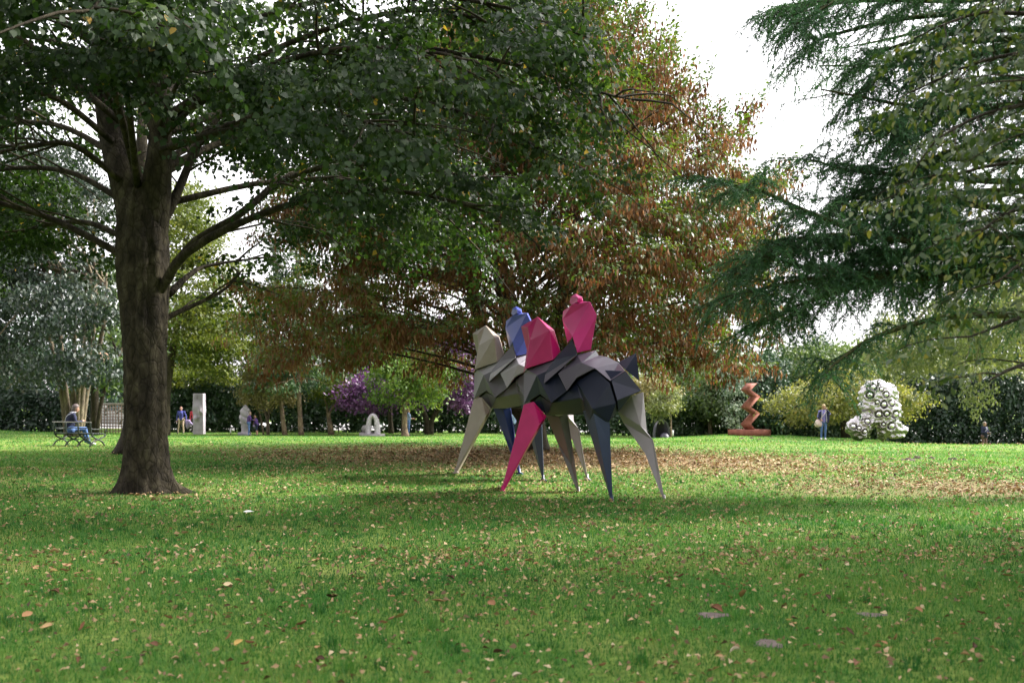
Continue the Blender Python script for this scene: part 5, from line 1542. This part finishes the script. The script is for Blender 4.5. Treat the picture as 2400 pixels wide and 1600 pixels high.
def silver():
    d = 46.0; c = G(2058, d); c[2] = 1.55 - 90 / F * d; s = d / F
    r = root('silver_bubble_sculpture', c, 'crumpled mirror silver sculpture studded with round bubbles on the mound', 'sculpture')
    def q(x, y):          # zoomed view coordinates to metres from the base point
        u = 1950 + x / 5.227; v = 870 + y / 5.227
        return (u - 2058) * s, (HOR - v) * s + EYE - c[2]
    bm = Acc()
    for (x, y, rx, rz, ry) in [(570, 300, 260, 205, .55), (640, 480, 225, 215, .6), (480, 420, 170, 120, .5), (520, 180, 130, 85, .38), (330, 690, 175, 140, .5), (430, 610, 120, 120, .45),
                               (690, 660, 165, 130, .5), (620, 740, 75, 110, .35), (340, 800, 110, 55, .35), (840, 720, 105, 75, .32), (780, 790, 110, 40, .3), (640, 620, 130, 150, .5)]:
        X_, Z_ = q(x, y); ell(bm, (X_, 0, Z_), (rx / 5.227 * s, ry, rz / 5.227 * s))
    X_, Z_ = q(620, 840); ell(bm, (X_, 0, Z_ + .08), (.10, .10, .22)); X_, Z_ = q(330, 838); ell(bm, (X_, 0, Z_ + .06), (.14, .12, .12))
    me = remesh(bm, .045, 'silver_body')
    co = np.empty(len(me.vertices) * 3, np.float32); me.vertices.foreach_get('co', co); co = co.reshape(-1, 3)
    no = np.empty(len(me.vertices) * 3, np.float32); me.vertices.foreach_get('normal', no); no = no.reshape(-1, 3)
    rgx = np.random.default_rng(8)
    disp = np.zeros(len(co))
    for k in range(14):
        w = rgx.normal(0, 1, 3); w = w / np.linalg.norm(w) * rgx.uniform(6, 17)
        disp += (1 - 2 * np.abs(np.sin(co @ w + rgx.uniform(0, 6)))) * .011
    bub = [(468, 195, 34), (555, 222, 24), (425, 288, 40), (612, 285, 34), (508, 378, 24), (585, 402, 36), (680, 388, 34), (528, 522, 38), (615, 515, 32), (728, 525, 42), (685, 665, 42), (590, 645, 22), (395, 610, 34), (322, 575, 24), (228, 672, 32), (290, 692, 24), (360, 735, 30)]
    cs = []
    for (x, y, rr) in bub:
        X_, Z_ = q(x, y); R = rr / 5.227 * s
        f = np.hypot(co[:, 0] - X_, co[:, 2] - Z_); front = co[:, 1] < 0
        near = front & (f < R * 1.0)
        yfront = np.percentile(co[front & (f < R * 1.6), 1], 30) if (front & (f < R * 1.6)).any() else -.4
        cs.append((X_, yfront + R * .25, Z_, R))
        ringd = np.exp(-((f - R * 1.5) / (R * .30)) ** 2) * front
        disp += ringd * .08 - np.exp(-(f / (R * 1.18)) ** 6) * front * .24
    co = co + no * disp[:, None]
    me.vertices.foreach_set('co', (co + c).ravel().astype(np.float32)); me.update()
    me.polygons.foreach_set('use_smooth', np.ones(len(me.polygons), bool))
    me.materials.clear()
    link('crumpled_body', me, m_chrome, r)
    for (x, y, z, R) in cs:
        b = Acc(); ell(b, (c[0] + x, c[1] + y, c[2] + z), (R * .80, R * .80, R * .80), 20)
        link('bubble', b.mesh('bubble'), m_mirror, r)
silver()

# ================================================================ BENCH
m_iron = surf('green_black_iron', (.012, .02, .018), (.025, .035, .03), .45, 12, .2, 60)
m_slatw = surf('weathered_bench_slat', (.24, .22, .21), (.36, .33, .32), .7, 8, .2, 60)
bench_c = G(184, 33.6)
fx = np.array([.47, .883, 0]); lx = np.array([.883, -.47, 0])       # facing, and along the bench (its right end nearer)
def bl(l, f, z):
    return bench_c + lx * l + fx * f + np.array([0, 0, z])
br_ = root('park_bench', bench_c, 'green black cast iron park bench with crossed curved legs, seen from behind', 'bench')
Lb = 1.82
for k in range(4):
    l = -Lb / 2 + Lb * k / 3
    a = Acc()
    back = curve([bl(l, -.27, .82), bl(l, -.25, .62), bl(l, -.22, .42), bl(l, -.14, .32), bl(l, .03, .235), bl(l, .20, .16), bl(l, .32, .0)], 22)
    frnt = curve([bl(l, .34, .40), bl(l, .30, .33), bl(l, .16, .275), bl(l, .03, .225), bl(l, -.16, .16), bl(l, -.30, .0)], 20)
    a.tube(back, .026, 6); a.tube(frnt, .026, 6); a.tube([bl(l, -.22, .40), bl(l, .34, .405)], .016, 6)
    if k in (0, 3):
        a.tube(curve([bl(l, -.25, .60), bl(l, -.1, .575), bl(l, .12, .585), bl(l, .34, .60), bl(l, .37, .56), bl(l, .34, .48), bl(l, .34, .40)], 18), .017, 6)
    link('leg_frame', a.mesh('bench_frame'), m_iron, br_)
for k, (f, z) in enumerate(((-.275, .815), (-.25, .62))):
    a = Acc(); p0, p1 = bl(-Lb / 2 - .05, f, z), bl(Lb / 2 + .05, f, z)
    up = np.array([0, 0, .016]); th = fx * .012
    V = np.array([p0 - up - th, p0 + up - th, p0 + up + th, p0 - up + th, p1 - up - th, p1 + up - th, p1 + up + th, p1 - up + th])
    a.add(V, [[0, 1, 2, 3], [7, 6, 5, 4], [0, 4, 5, 1], [1, 5, 6, 2], [2, 6, 7, 3], [3, 7, 4, 0]])
    link('back_slat', a.mesh('back_slat', False), m_slatw if k == 0 else m_iron, br_)
for k in range(5):
    f = -.18 + k * .1; a = Acc(); p0, p1 = bl(-Lb / 2 - .03, f, .432), bl(Lb / 2 + .03, f, .432)
    th = fx * .04; up = np.array([0, 0, .014])
    V = np.array([p0 - up - th, p0 + up - th, p0 + up + th, p0 - up + th, p1 - up - th, p1 + up - th, p1 + up + th, p1 - up + th])
    a.add(V, [[0, 1, 2, 3], [7, 6, 5, 4], [0, 4, 5, 1], [1, 5, 6, 2], [2, 6, 7, 3], [3, 7, 4, 0]])
    link('seat_slat', a.mesh('seat_slat', False), m_iron, br_)
a = Acc().tube([bl(-Lb / 2, 0, .232), bl(Lb / 2, 0, .232)], .012, 6); link('stretcher', a.mesh('stretcher'), m_iron, br_)

# ================================================================ PEOPLE
def cloth(name, c):
    return surf(name, tuple(x * .8 for x in c), tuple(min(1, x * 1.15) for x in c), .85, 14, .3, 90, spec=.2)
m_skin = surf('skin', (.34, .18, .13), (.42, .23, .17), .5, 10)
m_eye = surf('dark_eye', (.02, .02, .02), None, .3)
def person(label, loc, yaw, H=1.74, cols=None, J=None, hair=(.3, .25, .2), hair_len=0.0, lean=0.0, girth=1.0, seated=False, extras=None, bald=False, head_tilt=0.0, group=None):
    """one figure; local axes: x to the figure's right, y forward, z up; J overrides joints given for a 1.74 m body"""
    s = H / 1.74
    j = dict(pel=(0, 0, .95), wai=(0, 0, 1.08), che=(0, .01, 1.30), nek=(0, 0, 1.47), hed=(0, .015, 1.60),
             shL=(-.185, 0, 1.40), shR=(.185, 0, 1.40), elL=(-.24, -.02, 1.13), elR=(.24, -.02, 1.13), haL=(-.25, .06, .88), haR=(.25, .06, .88),
             hiL=(-.09, 0, .92), hiR=(.09, 0, .92), knL=(-.10, .02, .50), knR=(.10, .02, .50), anL=(-.10, -.02, .09), anR=(.10, -.02, .09), toL=(-.12, .15, .04), toR=(.12, .15, .04))
    j.update(J or {})
    j = {k: Vector(v) for k, v in j.items()}
    if lean:
        for k in ('wai', 'che', 'nek', 'hed', 'shL', 'shR', 'elL', 'elR', 'haL', 'haR'):
            if not (J and k in J and k.startswith('ha')):
                v = j[k]; h = v.z - j['pel'].z
                j[k] = Vector((v.x, v.y + math.sin(lean) * h, j['pel'].z + math.cos(lean) * h))
    g = girth
    bones = [('pel', 'wai', .145 * g, .135 * g, 'top'), ('wai', 'che', .135 * g, .15 * g, 'top'), ('che', 'nek', .14 * g, .07, 'top'), ('shL', 'shR', .075, .075, 'top'), ('nek', 'hed', .052, .055, 'skin'),
             ('shL', 'elL', .062, .05, 'top'), ('elL', 'haL', .048, .036, 'sleeve'), ('shR', 'elR', .062, .05, 'top'), ('elR', 'haR', .048, .036, 'sleeve'),
             ('hiL', 'hiR', .12 * g, .12 * g, 'leg'), ('hiL', 'knL', .092, .066, 'leg'), ('knL', 'anL', .064, .045, 'shin'), ('hiR', 'knR', .092, .066, 'leg'), ('knR', 'anR', .064, .045, 'shin'),
             ('anL', 'toL', .045, .038, 'shoe'), ('anR', 'toR', .045, .038, 'shoe')]
    bm = Acc()
    for a, b, r0, r1, m in bones:
        capsule(bm, j[a], j[b], r0, r1)
    hd = j['hed']; tilt = Matrix.Rotation(head_tilt - lean, 4, 'X')
    def H_(x, y, z): return hd + (tilt @ Vector((x, y, z)))
    ell(bm, H_(0, 0, .03), (.078, .098, .118), 16, tilt)
    capsule(bm, H_(0, .06, -.06), H_(0, .03, -.03), .045, .06)
    capsule(bm, H_(0, .10, .035), H_(0, .118, .0), .014, .02)
    for sx in (-1, 1):
        ell(bm, H_(sx * .08, -.01, .02), (.018, .026, .036), 8, tilt)
    hands = []
    for q in 'LR':
        e, h = j['el' + q], j['ha' + q]; d = (h - e).normalized()
        capsule(bm, h, h + d * .075, .034, .038); hands.append((h, d, -1 if q == 'L' else 1))
    me = remesh(bm, .023, 'person_body')
    names = ['top', 'sleeve', 'leg', 'shin', 'shoe', 'skin']
    mats = dict(skin=m_skin); mats.update(cols)
    mats.setdefault('sleeve', mats['top']); mats.setdefault('shin', mats['leg'])
    me.materials.clear()
    for n_ in names + ['eye']:
        me.materials.append(mats.get(n_, m_eye) if n_ != 'eye' else m_eye)
    npol = len(me.polygons)
    ce = np.empty(npol * 3, np.float32); me.polygons.foreach_get('center', ce); ce = ce.reshape(-1, 3)
    best = np.full(npol, 1e9); idx = np.zeros(npol, int)
    segs = [(np.array(j[a]), np.array(j[b]), (r0 + r1) / 2, names.index(m)) for a, b, r0, r1, m in bones]
    segs.append((np.array(H_(0, 0, -.05)), np.array(H_(0, 0, .09)), .11, 5))
    for (h, d, sx) in hands:
        segs.append((np.array(h + d * .03), np.array(h + d * .09), .045, 5))
    for (a, b, r_, mi) in segs:
        ab = b - a; t = np.clip(((ce - a) @ ab) / max(ab @ ab, 1e-9), 0, 1)
        dist = np.linalg.norm(ce - (a + t[:, None] * ab), axis=1) - r_
        w = dist < best; best[w] = dist[w]; idx[w] = mi
    me.polygons.foreach_set('material_index', idx.astype(np.int32))
    me.polygons.foreach_set('use_smooth', np.ones(npol, bool))
    # fingers, thumb and eyes join the body mesh
    bm = bmesh.new(); bm.from_mesh(me)
    fa = Acc()
    for (h, d, sx) in hands:
        d = np.array(d); side = unit(np.cross(d, [0, 0, 1.]) + np.array([1e-3, 0, 0])); nrm = np.cross(side, d)
        for k, ln in enumerate((.062, .074, .068, .052)):
            b0 = np.array(h) + d * .085 + side * (k - 1.5) * .019
            fa.tube([b0 - d * .02, b0 + d * ln * .5 + nrm * .006, b0 + d * ln * .9 - nrm * .012 + np.array([0, .012, -.01])], [.010, .009, .006], 5)
        b0 = np.array(h) + d * .03 + side * sx * -.034
        fa.tube([b0, b0 + d * .03 - side * sx * .02, b0 + d * .058 - side * sx * .026], [.013, .011, .007], 5)
    fm_ = fa.mesh('fingers'); n0 = len(bm.faces); bm.from_mesh(fm_); bm.faces.ensure_lookup_table()
    for f in bm.faces[n0:]:
        f.material_index = 5; f.smooth = True
    n0 = len(bm.faces); ea = Acc()
    for sx in (-1, 1):
        ell(ea, H_(sx * .032, .083, .045), (.014, .01, .009), 8, tilt)
    bm.from_mesh(ea.mesh('eyes')); bm.faces.ensure_lookup_table()
    for f in bm.faces[n0:]:
        f.material_index = 6
    bm.to_mesh(me); bm.free()
    M = Matrix.Translation(Vector([float(x) for x in loc])) @ Matrix.Rotation(yaw, 4, 'Z') @ Matrix.Diagonal((s, s, s, 1))
    me.transform(M)
    r = root('person', loc, label, 'person', group)
    link('body', me, None, r)
    # hair
    ha = Acc()
    ell(ha, H_(0, -.012, .052), (.096, .112, .118), 18, tilt)
    if hair_len:
        ell(ha, H_(0, -.035, .0 - hair_len * .3), (.088, .078, .07 + hair_len * .5), 14, tilt)
    bm = bmesh.new(); bm.from_mesh(ha.mesh('hair'))
    for v in list(bm.verts):
        l = tilt.inverted() @ (v.co - hd)
        if l.y > .055 and l.z < .07:
            v.co = hd + tilt @ Vector((l.x * .8, l.y * .35, max(l.z, .02)))
        if bald and l.z > .075:
            v.co = hd + tilt @ Vector((l.x * .9, l.y * .9, .06))
    hm_ = bpy.data.meshes.new('hair'); bm.to_mesh(hm_); bm.free(); hm_.transform(M)
    hm_.polygons.foreach_set('use_smooth', np.ones(len(hm_.polygons), bool))
    link('hair', hm_, surf('hair', tuple(x * .7 for x in hair), hair, .6, 30, .4, 80), r)
    if extras:
        extras(r, M, j)
    return r

def tf(M, p):
    return np.array(M @ Vector([float(c) for c in p]))

def strap(pts, w, M, name, mat, r):
    a = Acc(); P = np.array([tf(M, p) for p in curve(pts, 16)])
    a.tube(P, w, 5); link(name, a.mesh(name), mat, r)

m_denim = cloth('blue_denim', (.10, .17, .36)); m_khaki = cloth('khaki_cloth', (.52, .40, .30)); m_navyc = cloth('navy_cloth', (.022, .025, .055)); m_royal = cloth('royal_blue_knit', (.075, .085, .30))
m_purple = cloth('purple_knit', (.10, .055, .20)); m_red = cloth('red_cloth', (.55, .06, .09)); m_white_sh = surf('white_shoe', (.70, .66, .62), (.8, .77, .74), .6, 10); m_blk = surf('black_shoe', (.02, .02, .022), (.035, .035, .035), .5, 10)
m_lav = cloth('lavender_cloth', (.34, .27, .46)); m_brown = cloth('brown_trousers', (.14, .085, .085)); m_lblue = cloth('light_blue_shirt', (.28, .36, .58)); m_viol = cloth('violet_blue_top', (.22, .20, .46))
m_bag = surf('beige_bag', (.50, .38, .34), (.64, .52, .47), .8, 10, .3, 50); m_strap = surf('pale_strap', (.55, .45, .42), (.66, .56, .52), .8, 10); m_greytop = cloth('grey_trim', (.45, .45, .5))

# woman on the bench, seen from behind
def ex_bench(r, M, j):
    strap([(.10, .07, .63), (.05, -.075, .55), (-.06, -.115, .40), (-.14, -.10, .24)], .016, M, 'bag_strap', m_greytop, r)
    a = Acc(); P = [tf(M, (.075 * math.cos(t), .10 + .075 * math.sin(t), .645)) for t in np.linspace(0, 2 * math.pi, 18)]
    a.tube(P, .024, 6); link('scarf', a.mesh('scarf'), m_greytop, r)
sp = bl(-.44, .0, 0)
Zs = .445
Jb = dict(pel=(0, 0, .13), wai=(0, .0, .25), che=(0, .05, .46), nek=(0, .10, .63), hed=(0, .17, .75), shL=(-.185, .06, .56), shR=(.185, .06, .56), elL=(-.25, .12, .32), elR=(.25, .14, .32), haL=(-.10, .33, .34), haR=(.10, .34, .36),
          hiL=(-.09, .02, .10), hiR=(.09, .02, .10), knL=(-.08, .44, .12), knR=(.12, .44, .12), anL=(.06, .46, -.28), anR=(.14, .56, -.33), toL=(.08, .60, -.36), toR=(.16, .72, -.37))
yaw_b = math.atan2(fx[1], fx[0]) - math.pi / 2
person('person in navy jumper with a cross-body strap sitting on the park bench', (sp[0], sp[1], bench_c[2] + Zs), yaw_b - .45, 1.86,
       dict(top=m_navyc, leg=m_denim, shoe=m_white_sh), Jb, (.10, .07, .065), .05, 0, 1.12, True, ex_bench, head_tilt=-.35)

# man in the royal blue jumper carrying a jacket
def ex_jacket(r, M, j):
    a = Acc(); h = j['haL']
    for k in range(5):
        x0 = h.x - .02 - .055 * k
        a.tube([tf(M, p) for p in curve([(x0 + .05, h.y + .02 * (k % 2), h.z - .02), (x0 - .02, h.y + .03, h.z - .22), (x0 - .03 - .02 * k, h.y - .02 + .03 * (k % 2), h.z - .48 + .05 * k), (x0 - .06, h.y, h.z - .62 + .05 * k)], 8)], [.05, .06, .07, .075, .07, .06, .045, .02], 8)
    link('jacket', a.mesh('jacket'), m_lav, r)
person('man in royal blue jumper and khaki trousers walking with a jacket in hand', G(425, 65), math.pi + .05, 1.76, dict(top=m_royal, leg=m_khaki, shoe=m_blk),
       dict(elL=(-.30, -.02, 1.14), haL=(-.33, .08, .92), elR=(.27, -.02, 1.13), haR=(.27, .05, .87), knL=(-.12, .06, .50), anL=(-.13, -.06, .09), toL=(-.15, .10, .04), knR=(.12, .10, .51), anR=(.16, .16, .09), toR=(.18, .32, .04)),
       (.38, .35, .33), 0, .03, 1.08, extras=ex_jacket, bald=True)
# person in red behind the column
person('person in a red coat mostly hidden behind the marble column', G(455, 66.5), math.pi + .3, 1.72, dict(top=m_red, leg=m_blk, shoe=m_blk), None, (.2, .15, .1), .03)
# couple at the twisted marble
person('man in purple jumper and jeans beside the twisted marble sculpture', G(583, 60.5), -1.35, 1.46 * 1.0 + .0, dict(top=m_purple, leg=m_denim, shoe=m_blk),
       dict(elR=(.22, .12, 1.16), haR=(.10, .34, 1.16), elL=(-.22, .10, 1.15), haL=(-.08, .34, 1.14)), (.38, .36, .34), 0, .10, 1.1, bald=True, head_tilt=-.4)
def ex_bag2(r, M, j):
    a = Acc(); a.tube([tf(M, p) for p in [(.0, .20, .93), (0, .22, .83), (0, .22, .72)]], [.06, .11, .05], 8); link('shoulder_bag', a.mesh('shoulder_bag'), m_lav, r)
person('shorter person in dark purple top with bare legs facing the man in purple', G(602, 61), 1.5, 1.24, dict(top=m_purple, leg=m_navyc, shin=m_skin, shoe=m_blk),
       dict(elR=(.22, -.02, 1.18), haR=(.10, .24, 1.12), elL=(-.22, -.02, 1.15), haL=(-.10, .22, 1.02)), (.36, .20, .13), .04, .22, 1.1, extras=ex_bag2, head_tilt=-.2)
# person behind the gnarled tree
person('person in light blue shirt and jeans half hidden by the gnarled tree trunk', G(957, 61.5), -1.3, 1.66, dict(top=m_lblue, sleeve=m_skin, leg=m_denim, shoe=m_blk),
       dict(elR=(.22, .10, 1.14), haR=(.06, .32, 1.12), elL=(-.22, .10, 1.14), haL=(-.05, .33, 1.10)), (.36, .24, .18), .02, .0, 1.0)
# person glimpsed between the horses
person('person in blue jacket glimpsed between the legs of the two horses', G(1208, 60), math.pi - .4, 1.66, dict(top=m_lblue, leg=m_navyc, shoe=m_blk), None, (.5, .42, .36), 0)
# woman on the mound with shoulder bag
def ex_woman(r, M, j):
    a = Acc(); n = 9; th = np.linspace(-math.pi / 2, math.pi / 2, n)
    a.tube([tf(M, (.27 + .03 * math.sin(x), .10, .83 + .19 * math.sin(x))) for x in th], np.array([.02, .11, .155, .17, .165, .14, .10, .06, .02]), 10); link('shoulder_bag', a.mesh('shoulder_bag'), m_bag, r)
    strap([(-.13, .06, 1.46), (-.02, .185, 1.30), (.12, .20, 1.12), (.24, .14, .98)], .013, M, 'bag_strap', m_strap, r)
    for sx in (-1, 1):
        strap([(sx * .07, .09, 1.46), (sx * .105, .17, 1.25), (sx * .12, .165, 1.0), (sx * .13, .14, .88)], .016, M, 'jacket_edge', m_greytop, r)
    a = Acc()
    for sx in (-1, 1):
        a.tube([tf(M, p) for p in curve([(sx * .14, .02, 1.42), (sx * .165, .04, 1.2), (sx * .165, .03, 1.0), (sx * .155, .03, .84)], 8)], [.07, .10, .105, .105, .10, .10, .10, .085], 10)
    a.tube([tf(M, p) for p in [(0, -.06, 1.43), (0, -.07, 1.2), (0, -.06, 1.0), (0, -.06, .84)]], [.10, .135, .135, .12], 12)
    link('jacket', a.mesh('jacket'), m_navyc, r)
person('fair-haired woman in dark jacket and jeans with beige shoulder bag on the mound', G(1930, 46.7), math.pi - .12, 1.66, dict(top=m_viol, sleeve=m_navyc, leg=m_denim, shoe=m_white_sh),
       dict(elR=(.27, .02, 1.14), haR=(.17, .22, 1.02), elL=(-.28, .10, 1.28), haL=(-.11, .17, 1.50), knL=(-.09, .02, .5), anL=(-.08, -.02, .09), toL=(-.10, .15, .04)), (.52, .36, .18), .06, .05, 1.0, extras=ex_woman, head_tilt=-.35)
# man at the right edge of the hedge
def ex_man(r, M, j):
    strap([(-.12, .04, 1.46), (-.02, .17, 1.34), (.10, .17, 1.20)], .014, M, 'camera_strap', m_greytop, r)
    a = Acc().box((-.07, .33, 1.08), (.07, .40, 1.17)); V = a.V[0]; a.V[0] = np.array([tf(M, v) for v in V]); a.tube([tf(M, (0, .40, 1.125)), tf(M, (0, .48, 1.12))], [.04, .035], 10)
    link('camera', a.mesh('hand_camera', False), m_blk, r)
    a = Acc(); a.tube([tf(M, p) for p in [(0, .0, 1.40), (0, 0, 1.2), (0, 0, 1.0), (0, .0, .82)]], [.13, .185, .185, .175], 14); link('jacket', a.mesh('jacket'), m_navyc, r)
person('man in dark navy jacket holding a camera before the tall hedge', G(2307, 57.5), math.pi + .35, 1.74, dict(top=m_navyc, leg=m_brown, shoe=m_blk),
       dict(elR=(.25, .06, 1.14), haR=(.09, .30, 1.12), elL=(-.25, .06, 1.14), haL=(-.09, .30, 1.10)), (.26, .22, .20), 0, 0, 1.15, extras=ex_man)

# ================================================================ SMALL SIGNS
for (u, d, lb) in ((541, 62.5, 'small white label post left of the twisted marble sculpture'), (1577, 55.2, 'small white label post at the foot of the thin stemmed tree')):
    c = G(u, d)
    r = root('label_post', c, lb, 'sign')
    a = Acc().box((-.02, -.02, -.05), (.02, .02, .30), 0, c); link('post', a.mesh('post', False), m_blk, r)
    a = Acc().box((-.045, -.035, .10), (.045, -.021, .42), 0, c); link('plate', a.mesh('plate', False), m_white, r)

bpy.data.scenes.remove(TMP)
